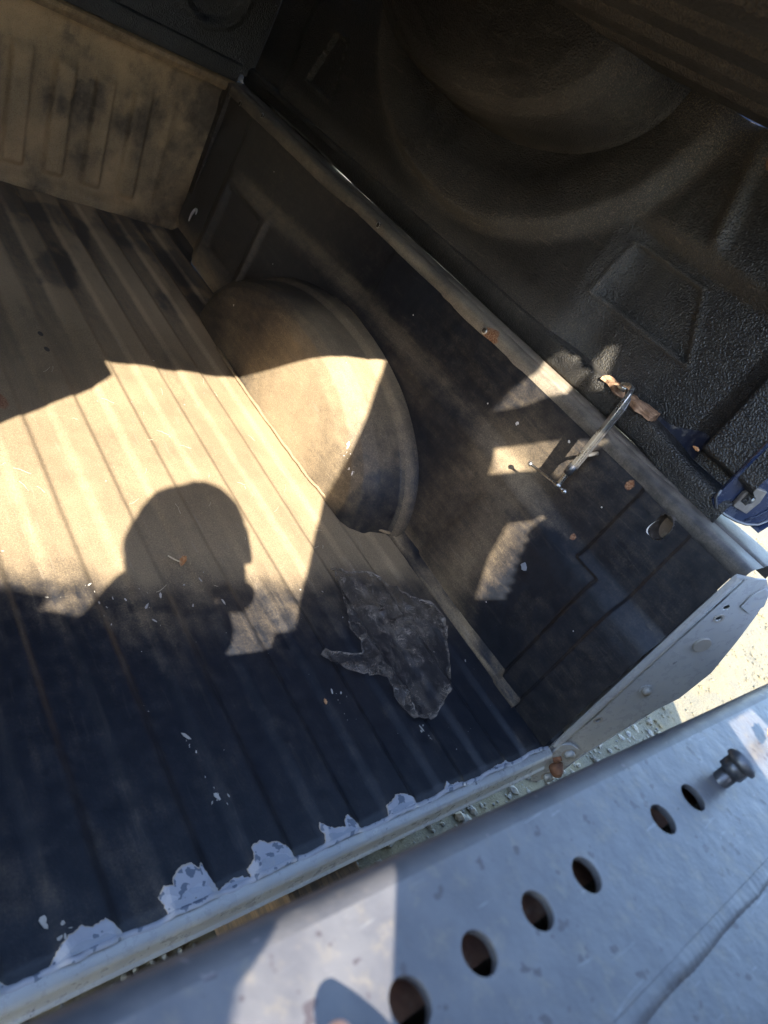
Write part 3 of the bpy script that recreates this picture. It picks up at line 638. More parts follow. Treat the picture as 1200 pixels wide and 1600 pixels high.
for (cy_, cz_, hz, hy, sl_) in ((.50, .765, .060, .105, .35), (1.80, .745, .075, .055, .30)):
    q_ = np.maximum(np.abs(Z2 - cz_) / hz, np.abs(Y2 - cy_ - (.25 * (Z2 - cz_) if hy > .1 else 0)) / (hy - sl_ * (Z2 - cz_))); d = d + .45 * bump(q_, 1.04, .04, .05)  # light edge lines painted in to sharpen the pressed shapes
d = d + .3 * bump(Y2 - .3 * (Z2 - .98), .475, .014, .02) * ss(.88, .91, Z2)
grid('side_wall', np.stack([X2, Y2, Z2], -1), M['liner'], bed2, {'dust': d, 'rust': .85 * np.exp(-((Y2 - .46) / .03) ** 2 - ((Z2 - 1.05) / .02) ** 2)}, flip=True)
XL2 = -1.53 + .13 * ss(.80, 1.09, Z2[::3, ::3])
grid('side_wall', np.stack([XL2, Y2[::3, ::3], Z2[::3, ::3]], -1), M['liner'], bed2, {'dust': d[::3, ::3], 'rust': 0 * d[::3, ::3]})
box('leak_backing', (-1.6, L + .045, .52), (.16, L + .04, 1.10), M['blue'], bed2)  # unseen backing added behind this bulkhead too, against light leaks
box('rear_sill', (-1.5, .152, 1.074), (.10, .172, 1.098), M['liner'], bed2)
# ribbed floor, now overhead
xs = np.arange(-1.5, .112, .006); ys = np.arange(.15, 2.205, .02)
X, Y = np.meshgrid(xs, ys, indexing='ij')
k = (X + .045) / .15; dd = np.abs(k - np.round(k)) * .15; r2 = (1 - ss(.036, .054, dd)) * (X < .03)
Z = TOP - .016 * r2 + .003 * (fbm(X * 5, Y * 3) - .5)
grid('floor_panel', np.stack([X, Y, Z], -1), M['liner'], bed2, {'dust': .85 - .55 * r2 + .5 * (fbm(X * 20, Y * 3) - .5), 'rust': .5 * np.exp(-((X - .04) / .03) ** 2) * fbm(X * 20, Y * 10)}, flip=True)
grid('floor_underside', np.stack([X[::8, ::8], Y[::8, ::8], 0 * X[::8, ::8] + TOP + .012], -1), M['blue'], bed2)
# bulkhead
xs = np.arange(-1.5, .135, .008); zs = np.arange(.56, TOP, .008)
X, Z = np.meshgrid(xs, zs, indexing='ij')
cx = -.03; rr = np.sqrt(((X + .10) / .11) ** 2 + ((Z - .76) / .11) ** 2)
Y = L + .012 * (1 - ss(.8, 1.0, rr)) - .006 * bump(rr, 1.05, .08, .1); kk = (X + .45) / .30; dd = np.abs(kk - np.round(kk)) * .30
Y = Y - .01 * (1 - ss(.05, .07, dd)) * (X < -.25) * ss(.63, .66, Z)
grid('bulkhead', np.stack([X, Y, Z], -1), M['liner'], bed2, {'dust': .10 + .3 * (fbm(X * 7, Z * 7) - .5), 'rust': 0 * X}, flip=False)
profile_sweep('bulkhead_rail', lambda t: [(t, L + a, b) for a, b in dense([(.06, .530), (.01, .530), (-.006, .533), (-.008, .545), (-.008, .585), (.0, .590)])], np.arange(-1.5, .08, .02), M['liner'], bed2, dustf=lambda t, k: .15 + 0 * t)
# rail: inner flange that rests on the lower bed
def rail2(y):
    dz = -.014 * ss(.34, .16, y); w = .012 * ss(.35, .15, y)
    lift = .006 * ss(1.45, 1.65, y) * ss(2.15, 2.0, y)
    return [(a - w * (a < .1), y, b + dz + lift * (b < .57)) for a, b in dense([(.16, .538), (.13, .536), (.110, .5345), (.098, .535), (.091, .541), (.089, .556), (.0885, .575), (.090, .586), (.097, .592), (.12, .595)], 4)]
profile_sweep('top_rail', rail2, np.concatenate([np.arange(.10, .4, .006), np.arange(.4, 2.22, .011)]), M['liner'], bed2,
              dustf=lambda t, k: .16 + .30 * ss(.5, .9, k) * ss(.4, .6, t) + .5 * (fbm(t * 9, k * 6) - .5))
profile_sweep('top_rail', lambda t: [(-1.46 - p[0] * 1.0, p[1], p[2]) for p in rail2(t)], np.arange(.05, 2.22, .05), M['liner'], bed2)
prof2 = [(-.03, 1.0), (-.004, 1.0), (.006, .985), (.014, .955), (.034, .93), (.065, .915), (.10, .90), (.145, .86), (.175, .79), (.190, .68), (.198, .5), (.204, .25), (.208, .02)]
def dust2(y, z, D, T): return .10 + .34 * ss(.85, 1.05, z) * ss(1.3, .8, y) + .34 * (fbm(y * 8, z * 8 + D * 9) - .42) + .35 * np.exp(-((y - 1.02) / .10) ** 2 - ((z - .90) / .05) ** 2)
wheelhouse('wheelhouse', 1.15, .50, .265, TOP, -1, .105, prof2, M['liner'], bed2, dust2)
wheelhouse('wheelhouse', 1.15, .50, .265, TOP, -1, -1.53, prof2, M['liner'], bed2, dust2, side=-1)
# blue painted rear corner with latch striker
J2U = Vector((.14, -.075, 0)).normalized(); J2N = Vector((.075, .14, 0)).normalized()
def jamb2(u, v, w): return (.078 + J2U.x * u - J2N.x * w, .118 + J2U.y * u - J2N.y * w, v)
plate('rear_jamb', [(-.018, .566), (.0, .553), (.03, .548), (.060, .546), (.085, .548), (.105, .556), (.118, .575), (.135, .65), (.150, .80), (.14, 1.0), (.10, 1.09), (.0, 1.09), (-.018, .9)], [], .004, jamb2, M['blue'], bed2, bevel=.0012)
tube('jamb_seam', [jamb2(u, v, .004) for u, v in ((-.022, .590), (-.020, .574), (-.012, .566), (.0, .556), (.03, .550), (.060, .548), (.085, .550), (.108, .559), (.122, .58))], .0028, M['gunmetal'], bed2, 8)
M['latchmetal'] = paint_mat('dull_latch_metal', (0.075, 0.062, 0.052), (0.11, 0.092, 0.078), 0.55, chips=0.75)
plate('striker_plate', [(.022, .575), (.058, .572), (.062, .600), (.056, .622), (.030, .620), (.020, .603)], [circ(.041, .597, .010, n=20)], .006, lambda a, b, w: jamb2(a, b, w + .006), M['latchmetal'], bed2, bevel=.0015)
tube('striker_bolt', [jamb2(.041, .597, .003), jamb2(.041, .597, .012)], .0078, M['gunmetal'], bed2, 6)
tube('corner_crease', [jamb2(.075, .556, .003), jamb2(.090, .572, .004), jamb2(.103, .60, .004), jamb2(.118, .66, .004)], .0024, M['blue'], bed2, 6)
P = np.array([[(x, y, z) for x, z in ((.17, .548), (.20, .57), (.22, .65), (.235, .80), (.22, 1.0), (.18, 1.10))] for y in (.052, .6, 1.4, 2.22)])
grid('outer_skin', P, M['blue'], bed2, flip=True)
# strip of bare blue paint low on the wall by the rear post
P = np.array([[(float(wall2_x(y, z)) - .0022, y, z) for z in np.linspace(.588, .590 + .012 + .035 * float(ss(.31, .22, y)), 5)] for y in np.linspace(.212, .345, 16)])
M['navy'] = paint_mat('dull_navy_paint', (0.005, 0.009, 0.024), (0.007, 0.012, 0.03), 0.5, chips=0.8)
grid('bare_paint', P, M['navy'], bed2, flip=True)

# ------------------------------------------------------------------ clamp holding the two beds together
cl = thing('screw_clamp', (-.03, .336, .41), 'thin steel screw clamp gripping the two bed rails, its sliding handle sticking out', 'clamp')
def bar(name, pts, wy, wx, m, parent):
    # flat bar along a path in the xz plane; wy thickness along y, wx across
    V = []; F = []
    for i, p in enumerate(pts):
        a = Vector(pts[max(i - 1, 0)]); b = Vector(pts[min(i + 1, len(pts) - 1)]); t = (b - a).normalized(); s = Vector((t.z, 0, -t.x)) if abs(t.z) + abs(t.x) > 0 else Vector((1, 0, 0))
        for sy, sx in ((-1, -1), (1, -1), (1, 1), (-1, 1)): V.append(Vector(p) + Vector((0, sy * wy / 2, 0)) + s * (sx * wx / 2))
    for i in range(len(pts) - 1):
        for k in range(4): F.append((4 * i + k, 4 * i + (k + 1) % 4, 4 * i + 4 + (k + 1) % 4, 4 * i + 4 + k))
    F += [(3, 2, 1, 0), tuple(len(V) - 4 + k for k in range(4))]
    o = mesh(name, V, F, m, parent, smooth=False); md = o.modifiers.new('b', 'BEVEL'); md.width = .0012; md.segments = 2; return o
bar('frame', [(-.030, .336, .448), (-.030, .336, .52), (-.030, .336, .585), (-.029, .337, .612), (-.023, .341, .627), (-.010, .350, .634), (.015, .368, .630), (.045, .389, .622), (.062, .401, .616)], .0085, .013, M['steel'], cl)
bar('frame_inner_rib', [(-.0215, .3365, .455), (-.0215, .336, .60), (-.016, .342, .618), (.01, .362, .624)], .0155, .004, M['gunmetal'], cl)
tube('pad', [(.064, .402, .616), (.066, .403, .606)], [.008, .010], M['steel'], cl, 16)
tube('screw_boss', [(-.030, .336, .462), (-.030, .336, .440)], .0085, M['gunmetal'], cl, 14)
V, F = tube_geo([(-.030, .336, .447 - .0006 * i) for i in range(60)], [.0046 + .0006 * (i % 2) for i in range(60)], 12); mesh('screw', V, F, M['steel'], cl)
tube('screw', [(-.030, .336, .46), (-.012, .336, .487), (.02, .336, .494)], .004, M['steel'], cl, 10)
tube('screw_head', [(-.030, .336, .414), (-.030, .336, .406)], .0068, M['steel'], cl, 14)
tube('handle', [(-.030, .318, .410), (-.030, .326, .410), (-.030, .345, .408), (-.030, .410, .399)], .0027, M['steel'], cl, 10)
for c in ((-.030, .317, .410), (-.030, .413, .3985)):
    V, F = tube_geo([(c[0], c[1] + .0056 * math.sin(a), c[2]) for a in np.linspace(-1.5, 1.5, 7)], [max(.0006, .0056 * math.cos(a)) for a in np.linspace(-1.5, 1.5, 7)], 10); mesh('handle_knob', V, F, M['steel'], cl)
# splintered wood wedge under the clamp
bm = bmesh.new(); N = 14
rs = random.Random(5)
ring = []
for i in range(N):
    y = .322 + (.462 - .322) * i / (N - 1); r = []
    top = .604 - .006 * (i / (N - 1)) + .004 * rs.random(); wd = .018 + .009 * math.sin(i * .9) * rs.random()
    x0 = .098 - wd - (.008 if 2 < i < 10 else 0)
    for (x, z) in ((x0, .588 + .003 * rs.random()), (x0 + .004 * rs.random(), top - .004), (x0 + .010, top), (.104, top + .004 * rs.random()), (.106, .590)):
        r.append(bm.verts.new((x, y + .002 * (rs.random() - .5), z)))
    ring.append(r)
for i in range(N - 1):
    for k in range(5): bm.faces.new((ring[i][k], ring[i][(k + 1) % 5], ring[i + 1][(k + 1) % 5], ring[i + 1][k]))
bm.faces.new(ring[0][::-1]); bm.faces.new(ring[-1])
wd = from_bm('wood_wedge', bm, M['wood']); tag(wd, 'splintered brown wood wedge on the upper bed rail behind the screw clamp', 'wedge')

# ------------------------------------------------------------------ crumpled plastic film on the floor
from mathutils.geometry import intersect_point_tri_2d
FO = [(-.276, .514), (-.21, .494), (-.189, .49), (-.105, .419), (-.058, .346), (-.085, .295), (-.110, .248), (-.140, .210), (-.164, .186), (-.194, .162), (-.231, .141), (-.250, .130), (-.285, .120), (-.315, .135), (-.325, .170), (-.325, .20), (-.323, .226), (-.386, .265), (-.418, .276), (-.432, .303), (-.41, .318), (-.389, .312), (-.336, .292), (-.322, .318), (-.33, .345), (-.315, .39), (-.294, .434)]
def inside(x, y, poly):
    c = False; j = len(poly) - 1
    for i in range(len(poly)):
        xi, yi = poly[i]; xj, yj = poly[j]
        if (yi > y) != (yj > y) and x < (xj - xi) * (y - yi) / (yj - yi) + xi: c = not c
        j = i
    return c
def edge_d(x, y, poly):
    best = 9
    for i in range(len(poly)):
        a = np.array(poly[i]); b = np.array(poly[(i + 1) % len(poly)]); p = np.array((x, y)); t = np.clip(np.dot(p - a, b - a) / max(1e-9, np.dot(b - a, b - a)), 0, 1)
        best = min(best, float(np.linalg.norm(p - a - t * (b - a))))
    return best
from mathutils.geometry import delaunay_2d_cdt
pf = fine(FO, .006, .0022); bv = [Vector(p) for p in pf]; ins = []
for x in np.arange(-.44, -.04, .0052):
    for y in np.arange(.11, .53, .0052):
        xx = x + .002 * random.random(); yy = y + .002 * random.random()
        if inside(xx, yy, FO) and edge_d(xx, yy, FO) > .003: ins.append(Vector((xx, yy)))
nb = len(bv)
vv, ee, ff, *_ = delaunay_2d_cdt(bv + ins, [(i, (i + 1) % nb) for i in range(nb)], [], 1, 1e-6)
xy = np.array([v[:] for v in vv]); ed = np.array([edge_d(x, y, FO) for x, y in xy])
cr = np.abs(fbm(xy[:, 0] * 16 + 3 * fbm(xy[:, 0] * 9, xy[:, 1] * 9), xy[:, 1] * 9, 3) - .5) * 2
zz = floor_z(xy[:, 0], xy[:, 1]) + .002 + .011 * (1 - np.clip(cr * 3.2, 0, 1)) ** 2 + .003 * fbm(xy[:, 0] * 60, xy[:, 1] * 60) + .003 * (ed < .004)
dd = .22 + .85 * np.exp(-(ed / .004) ** 2) + .40 * ss(.40, .65, fbm(xy[:, 0] * 12 + 9, xy[:, 1] * 12)) + .35 * (1 - np.clip(cr * 5, 0, 1))
fo = mesh('plastic_film', np.column_stack([xy, zz]), [tuple(f) for f in ff], M['film'], None, {'dust': dd})
tag(fo, 'crumpled dusty clear plastic film lying on the dark ribbed bed floor', 'plastic film')

# ------------------------------------------------------------------ leaves and small litter
def leaf(name, c, ln, wd, yaw, curl, m, label, cat='leaf', group=None, roll=0.0, pitch=0.0):
    V = []; F = []; n = 9
    for i in range(n):
        t = i / (n - 1); w = wd * math.sin(math.pi * min(1, .06 + t * .94)) ** .8 * (1 - .35 * t) * (1 + .18 * math.sin(i * 2.4))
        for s in (-1, -.5, 0, .5, 1): V.append(Vector((ln * (t - .5), s * w, abs(s) ** 1.5 * curl * w * 1.3 + curl * ln * .35 * (t - .5) ** 2 * 2)))
    for i in range(n - 1):
        for k in range(4): F.append((5 * i + k, 5 * i + k + 1, 5 * i + 6 + k, 5 * i + 5 + k))
    R = Matrix.Rotation(yaw, 3, 'Z') @ Matrix.Rotation(pitch, 3, 'Y') @ Matrix.Rotation(roll, 3, 'X')
    o = mesh(name, [R @ v + Vector(c) for v in V], F, m); md = o.modifiers.new('t', 'SOLIDIFY'); md.thickness = .0005
    return tag(o, label, cat, group)
fz = lambda x, y: float(floor_z(np.array(x), np.array(y)))
leaf('dry_leaf', (-.612, .545, .021), .030, .007, -2.2, .8, M['leaf'], 'small curled orange-brown dry leaf in the shadow on the bed floor', roll=.3)
leaf('dry_leaf', (-.470, .216, fz(-.470, .216) + .004), .013, .004, 1.2, .5, M['leaf'], 'tiny brown seed husk on the dark floor beside the plastic film', 'seed')
leaf('dry_leaf', (.066, .213, .612), .016, .0045, 1.5, .4, M['leaf'], 'small rust brown leaf scrap stuck on the upper bed near the blue corner', roll=1.4)
leaf('orange_leaf', (-.362, -.228, .518), .040, .011, .5, .5, M['orange'], 'bright orange dry leaf on the grey steel beam at the right edge')
st = tube('leaf_stalk', [(-.628, .572, .014), (-.622, .560, .017), (-.612, .548, .020)], .0014, M['straw'])
tag(st, 'pale dry twig leaning beside the curled leaf on the bed floor', 'twig')
M['litter'] = paint_mat('litter_flecks', (0.26, 0.24, 0.21), (0.42, 0.39, 0.35), 0.7, chips=0.8)
# loose flecks, straw bits and crumbs nobody could count
rs = np.random.RandomState(4); V = []; F = []
def fleck(x, y, z, r, el, a, lift=.0012):
    n = 6; b = len(V); sl = float(floor_z(np.array(x), np.array(y))) + z
    for k in range(n):
        t = 2 * math.pi * k / n; rr = (.6 + .7 * rs.rand()); u = r * el * rr * math.cos(t); v = r * rr * math.sin(t)
        V.append((x + u * math.cos(a) - v * math.sin(a), y + u * math.sin(a) + v * math.cos(a), sl + lift + .0006 * rs.rand()))
    F.append(tuple(b + k for k in range(n)))
for i in range(170):
    x = rs.uniform(-1.2, -.02); y = rs.uniform(.02, 2.1)
    if y > .6 and x > -.2 and y < 1.6: continue
    fleck(x, y, 0, .0005 + .0016 * rs.rand() ** 4, 1 + 2 * rs.rand(), rs.rand() * 3)
for cx, cy, n_, s in ((-.728, .215, 4, .012), (-.722, .118, 9, .014), (-.974, .048, 3, .008), (-.955, .034, 4, .012), (-.70, .47, 7, .03), (-.77, .49, 8, .03), (-.60, .50, 6, .035), (-.44, .22, 8, .02), (-.30, .115, 7, .012)):
    for i in range(n_): fleck(cx + rs.randn() * s * .5, cy + rs.randn() * s, 0, .0006 + .0020 * rs.rand() ** 4, 1.2 + 2.4 * rs.rand(), 1.3 + rs.randn() * .6)
fleck(-.722, .120, 0, .0045, 1.9, -.9); fleck(-.974, .05, 0, .0038, 1.1, 0); fleck(-.958, .036, 0, .003, 1.5, 1); fleck(-.729, .221, 0, .003, 2.8, -.9)
o = mesh('debris', V, F, M['litter'], smooth=False); o['kind'] = 'stuff'; o['label'] = 'scattered pale crumbs and paint flecks on the bed floor'
V = []; F = []
for i in range(34):
    x = rs.uniform(-.95, -.22); y = rs.uniform(.48, 1.2); a = rs.rand() * 3.1; l = .004 + .012 * rs.rand(); z = float(floor_z(np.array(x), np.array(y))) + .002
    p = [(x + l * t * math.cos(a + .12 * t), y + l * t * math.sin(a + .12 * t), z + .001 * math.sin(3 * t)) for t in (-1, -.4, .2, 1)]
    v, f = tube_geo(p, .00035, 4); b = len(V); V += v; F += [tuple(b + q for q in ff_) for ff_ in f]
o = mesh('straw', V, F, M['straw'], smooth=False); o['kind'] = 'stuff'; o['label'] = 'short pale straw bits scattered on the sunlit bed floor'

# ------------------------------------------------------------------ steel beam in the foreground
BZ = .51
bx0, bx1 = -1.75, 1.0
beam = thing('steel_beam', (-.6, -.25, .22), 'pale grey painted steel beam with a row of bolt holes and a rough weld', 'beam')
ye = lambda x: -.145 - .0266 * (x + 1.15)
HX = [-1.16, -1.06, -.958, -.895, -.830, -.764, -.632, -.567]
rt = .020
plate('top_plate', [(bx0, -.304), (bx1, -.304), (bx1, ye(bx1) - rt), (bx0, ye(bx0) - rt)], [circ(x, -.229, .0138 + .0006 * random.random(), n=36) for x in HX if abs(x + 1.06) > .02 and x > -1.1] + [circ(-.502, -.231, .009)],
      .006, lambda u, v, w: (u, v, BZ - .0034 + w), M['steelpaint'], beam, bevel=.0004)
xs = np.linspace(bx0, bx1, 60); P = []
for x in xs:
    r = []
    for a in np.linspace(0, math.pi / 2, 9): r.append((x, ye(x) - rt + rt * math.sin(a), BZ - rt + rt * math.cos(a)))
    r += [(x, ye(x), BZ - .06), (x, ye(x), .22), (x, ye(x) - .006, .22), (x, ye(x) - .006, BZ - .02)]
    P.append(r)
grid('rounded_edge', np.array(P), M['steeledge'], beam, flip=True)
box('inner_web', (bx0, -.30, .22), (bx1, -.288, BZ - .010), M['dark'], beam)
box('bottom_plate', (bx0, -.288, .22), (bx1, -.175, .228), M['dark'], beam)
box('inner_lit_strip', (bx0, -.234, .470), (bx1, -.19, .473), M['rust'], beam)  # brown inside, limited to the far half so holes look lit there
box('rear_plate', (bx0, -.50, BZ - .012), (bx1, -.314, BZ - .003), M['steelpaint'], beam, bevel=.002)
# weld bead
xs = np.arange(bx0, bx1, .0016); P = []
for x in xs:
    q = x / .0085 + 3.0 * float(fbm(np.array(x * 14), np.array(1.))); rip = (q - math.floor(q)); amp = .12 + .38 * ss(-.80, -.70, x)
    lum = 1 + .45 * (fbm(np.array(x * 22), np.array(2.0)) - .5); h = (.0036 + .00012 * amp * math.sin(6.283 * rip + 1.2 * math.sin(x * 90))) * lum; cyy = -.3095 + .003 * (fbm(np.array(x * 12), np.array(7.)) - .5); w = .0105 * (1 + .40 * (fbm(np.array(x * 26), np.array(5.)) - .5))
    P.append([(x + .0001 * amp * (1 - s * s), cyy + s * w * (1 + .01 * math.sin(6.283 * rip)), BZ - .004 + h * (1 - abs(s) ** 2.4)) for s in np.linspace(-1, 1, 11)])
grid('weld_bead', np.array(P), M['steelpaint'], beam)
# bolt standing in its hole
bo = thing('hex_bolt', (-.502, -.231, BZ), 'dark hex bolt standing in a hole of the grey beam', 'bolt')
tube('shank', [(-.502, -.231, BZ - .03), (-.500, -.231, BZ + .014)], .0095, M['gunmetal'], bo, 16)
tube('head', [(-.499, -.230, BZ + .012), (-.496, -.230, BZ + .025)], [.0135, .0135], M['gunmetal'], bo, 6)
tube('flange', [(-.4955, -.230, BZ + .0245), (-.4945, -.230, BZ + .028), (-.494, -.230, BZ + .0285)], [.0165, .0165, .0150], M['gunmetal'], bo, 26)
tube('lit_cap', [(-.494, -.230, BZ + .0285), (-.4937, -.230, BZ + .0292)], [.0138, .0134], M['steelpaint'], bo, 26)  # paler disc standing in for light on the bolt's top face

# ------------------------------------------------------------------ timbers under the bed
t1 = box('timber', (-.60, -.05, GZ), (-.455, 1.9, GZ + .26), M['timber'], bevel=.004); tag(t1, 'dark weathered timber bearer under the rear edge of the upright bed', 'timber')
t2 = box('timber', (-1.42, .35, GZ), (-1.30, 1.9, GZ + .26), M['timber'], bevel=.004); tag(t2, 'second timber bearer hidden under the left side of the bed', 'timber')
t3 = box('timber', (-.05, .45, GZ), (.08, 1.9, GZ + .26), M['timber'], bevel=.004); tag(t3, 'third timber bearer hidden under the right side of the bed', 'timber')

# ------------------------------------------------------------------ unseen guard added behind the photographer; gaps cut to shape the sun patches
PY = -.55; PL = -.95
def blocker(u, v, w): return (u + .8 * PY, PY - w, v - PY)
def blocker_l(u, v, w): return (u + .8 * PL, PL - w, v - PL)
fk = thing('shade_guard', (0, PY, GZ), 'unseen dark steel guard added behind the grey beam, openings cut to shape the sun patches', 'sun blocker')
outer = [(-.788, .375), (-.745, .378), (-.745, 1.30), (.20, 1.30), (.24, .42), (.40, .12), (1.15, .05), (1.15, -.92), (-.86, -.92), (-.86, -.10), (-.80, .0), (-.56, .0), (-.56, .12), (-.79, .12)]
hA = [(-.452, .990), (-.400, .995), (-.372, 1.010), (-.340, 1.015), (-.312, 1.045), (-.306, 1.085), (-.330, 1.095), (-.338, 1.135), (-.360, 1.140), (-.378, 1.16), (-.400, 1.12), (-.440, 1.06)]
hA2 = [(-.283, 1.02), (-.297, 1.06), (-.298, 1.10), (-.290, 1.155), (-.274, 1.15), (-.258, 1.06), (-.252, 1.02)]
hB = [(-.395, .790), (-.410, .874), (-.308, .882), (-.236, .866), (-.250, .835), (-.262, .790), (-.268, .765), (-.285, .790), (-.330, .797)]
hC = [(-.278, .405), (-.230, .410), (-.236, .425), (-.231, .438), (-.241, .452), (-.236, .466), (-.247, .482), (-.244, .500), (-.254, .512), (-.249, .524), (-.259, .540), (-.256, .562), (-.264, .575), (-.260, .588), (-.270, .604), (-.266, .618), (-.262, .640), (-.250, .655), (-.262, .662), (-.275, .648), (-.311, .642), (-.303, .533)]
hD = [(-.247, .322), (-.172, .322), (-.140, .285), (-.13, .22), (-.20, .22), (-.232, .29)]
plate('guard_plate', outer, [hA, hA2, hB, hC, hD], .004, blocker, M['blocker'], fk)  # openings shaped to throw the sun patches on wall and beam
plate('side_plate', [(-2.6, .10), (-2.6, .545), (-1.36, .545), (-1.26, .52), (-1.245, .36), (-.905, .36), (-.905, .10)], [], .004, blocker_l, M['blocker'], fk)  # plate added to keep the left of the bed floor shaded
box('upright', (-2.75, PL - .06, GZ), (-2.65, PL + .01, 1.6), M['blocker'], fk, bevel=.004)
box('cross_rail', (-2.7, PL - .07, 1.02), (-2.3, PL - .01, 1.1), M['blocker'], fk, bevel=.004)
box('upright', (.66, PY - .09, GZ), (.76, PY - .01, .58), M['blocker'], fk, bevel=.004)

# ------------------------------------------------------------------ photographer (outside the frame) with phone; one fingertip rests on the beam
person = thing('person', (-1.45, -.56, GZ), 'person in dark jacket leaning over the beam with a phone, one fingertip on it', 'person')
def skinned(name, nodes, edges, m, parent, sub=2, root=0):
    me = bpy.data.meshes.new(name); me.from_pydata([n[:3] for n in nodes], edges, []); me.update()
    o = bpy.data.objects.new(name, me); link(o, parent)
    sk = o.modifiers.new('skin', 'SKIN'); sk.use_smooth_shade = True
    if not me.skin_vertices: me.skin_vertices.new()
    sv = me.skin_vertices[0].data
    for i, n in enumerate(nodes): sv[i].radius = (n[3], n[4] if len(n) > 4 else n[3]); sv[i].use_root = (i == root)
    s2 = o.modifiers.new('sub', 'SUBSURF'); s2.levels = sub; s2.render_levels = sub
    me.materials.append(m); return o
def cs(u, v, w): return tuple(CP + CR * u + CU * v + CF * w)
px, py = -1.47, -.60; fx_, fy_ = .62, .78; rx_, ry_ = .78, -.62
def bp(r, f, z, *rad): return (px + rx_ * r + fx_ * f, py + ry_ * r + fy_ * f, z, *rad)
body = [bp(0, -.14, .46, .15, .10), bp(0, -.10, .62, .125, .10), bp(-.05, -.04, .74, .112, .10), bp(-.05, .0, .85, .095, .085), bp(-.065, .04, .985, .105, .09), bp(-.05, .05, 1.07, .105, .09),
        bp(-.22, .0, .885, .062), bp(-.32, .04, .70, .055), cs(-.13, -.23, -.20) + (.062,), cs(-.005, -.192, -.10) + (.064,), cs(.084, -.180, -.058) + (.050,),
        bp(.17, -.02, .80, .058), bp(.25, .02, .64, .046), bp(.20, .26, .585, .040), (-1.040, -.370, .570, .028), (-1.010, -.335, .560, .026),
        bp(-.10, -.14, .42, .088), bp(-.11, -.08, .04, .062), bp(-.12, -.14, -.30, .045), bp(-.12, -.12, -.365, .04), bp(-.12, -.02, -.375, .035),
        bp(.10, -.14, .42, .088), bp(.12, -.08, .04, .062), bp(.13, -.14, -.30, .045), bp(.13, -.12, -.365, .04), bp(.13, -.02, -.375, .035)]
be = [(0, 1), (1, 2), (2, 3), (3, 4), (4, 5), (3, 6), (6, 7), (7, 8), (8, 9), (9, 10), (3, 11), (11, 12), (12, 13), (13, 14), (14, 15), (0, 16), (16, 17), (17, 18), (18, 19), (19, 20), (0, 21), (21, 22), (22, 23), (23, 24), (24, 25)]
skinned('body', body, be, M['jacket'], person)
hc = Vector(bp(-.055, .06, 1.150)[:3])
bm = bmesh.new(); bmesh.ops.create_uvsphere(bm, u_segments=24, v_segments=16, radius=1)
for v in bm.verts:
    x, y, z = v.co; jaw = 1 - .28 * max(0, -z); v.co = Vector((x * .074 * jaw, y * .092 * (1 - .10 * max(0, -z)), z * .112))
    if abs(x) < .25 and y > .8 and -.35 < z < .2: v.co.y += .010 * (1 - abs(x) / .25)
    v.co = Matrix.Rotation(-.67, 3, 'Z') @ v.co + hc
hd = from_bm('head', bm, M['skin'], person, smooth=True)
for s in (-1, 1):
    for nm, c, r, m_ in (('eye', (s * .030, .084, .012), .010, M['white']), ('ear', (s * .074, 0, -.005), .016, M['skin'])):
        bm = bmesh.new(); bmesh.ops.create_uvsphere(bm, u_segments=12, v_segments=8, radius=r); bmesh.ops.translate(bm, verts=bm.verts[:], vec=hc + Vector(c)); from_bm(nm, bm, m_, hd, smooth=True).location = (0, 0, 0)
bm = bmesh.new(); bmesh.ops.create_uvsphere(bm, u_segments=24, v_segments=14, radius=1)
for v in bm.verts: v.co = Matrix.Rotation(-.67, 3, 'Z') @ Vector((v.co.x * .106, v.co.y * .118 - .010, max(v.co.z, -.8 if v.co.y < .3 else .25) * .128)) + hc
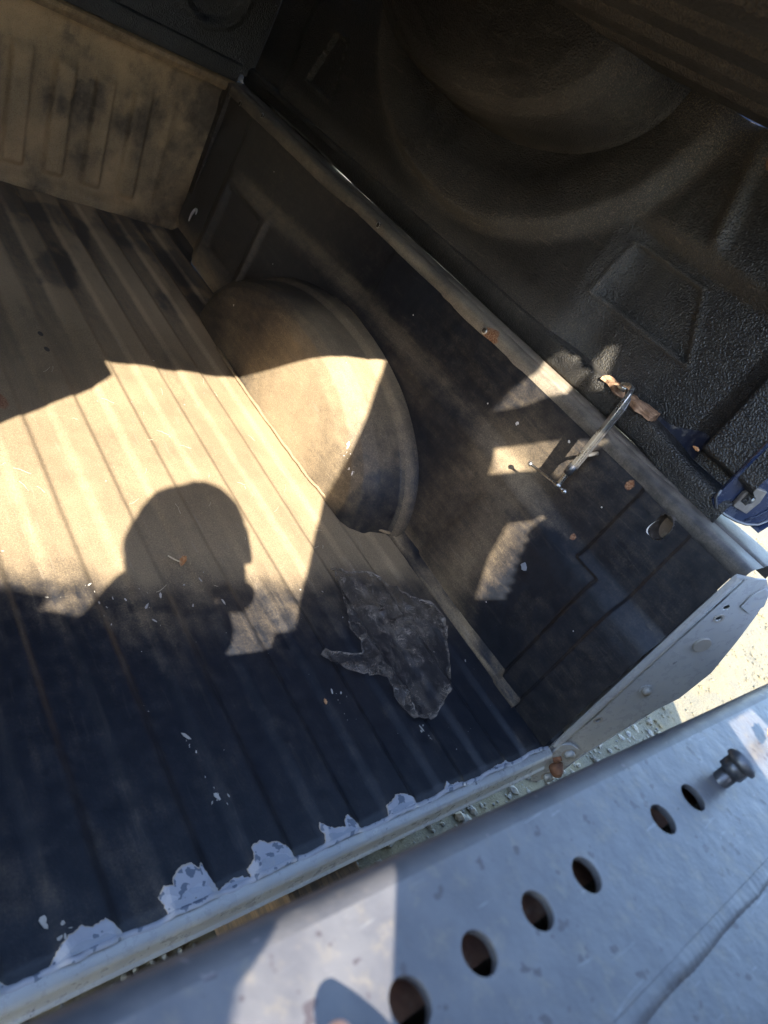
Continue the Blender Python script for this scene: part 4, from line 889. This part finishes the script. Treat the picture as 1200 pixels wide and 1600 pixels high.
for v in bm.verts:
    v.co += (v.co - hc) * .30 * (float(fbm(v.co.x * 14 + v.co.y * 9, v.co.z * 14)) - .5)
from_bm('hair', bm, M['hair'], person, smooth=True)
def hand(root, palm, fingers, thumb, name='hand', big=False):
    nodes = [(*root, .036 if big else .028, .028 if big else .020), (*palm, .052 if big else .036, .034 if big else .018)]; skinned(name, nodes, [(0, 1)], M['skin'], person)
    for f, r in fingers + [(thumb, .0105)]:
        skinned('finger', [(*p, r * (1 - .07 * i)) for i, p in enumerate(f)], [(i, i + 1) for i in range(len(f) - 1)], M['skin'], person)
# hand on the beam: index finger reaches its tip onto the painted top
FT = Vector((-.003, .007, -.0015))
hand((-1.005, -.335, .560), (-1.005, -.302, .552),
     [([(-1.012, -.300, .546), (-1.016, -.270, .543), (-1.018, -.242, .534), (-1.0175, -.2155, .5215)], .0120), ([(-.998, -.305, .548), (-.996, -.300, .546), (-.995, -.292, .534), (-.996, -.300, .523)], .0095),
      ([(-.984, -.312, .546), (-.980, -.306, .544), (-.979, -.298, .533), (-.980, -.306, .523)], .0090), ([(-.972, -.320, .545), (-.966, -.312, .542), (-.965, -.306, .533), (-.966, -.314, .523)], .0082)],
     [(-1.022, -.328, .550), (-1.034, -.312, .544), (-1.036, -.296, .532)])
# phone held just behind the lens, and the hand gripping it
ph = plate('phone', [(-.012, -.128), (.092, -.136), (.094, -.134), (.094, .012), (.092, .014), (-.012, .014), (-.014, .012), (-.014, -.126)], [], .008, lambda u, v, w: cs(u, v, w - .012), M['phone'], None, bevel=.0005)
tag(ph, 'black phone held up over the grey beam in the left hand', 'phone')
hand(cs(.086, -.170, -.052), cs(.083, -.105, -.048),
     [([cs(.068 + .014 * i, -.085, -.046), cs(.064 + .015 * i, -.040 - .004 * i, -.044), cs(.061 + .0145 * i, -.004 - .007 * i, -.036), cs(.058 + .0145 * i, .020 - .010 * i, -.026)], .0108) for i in range(4)],
     [cs(.060, -.130, -.045), cs(.035, -.105, -.036), cs(.022, -.075, -.024)], big=True)
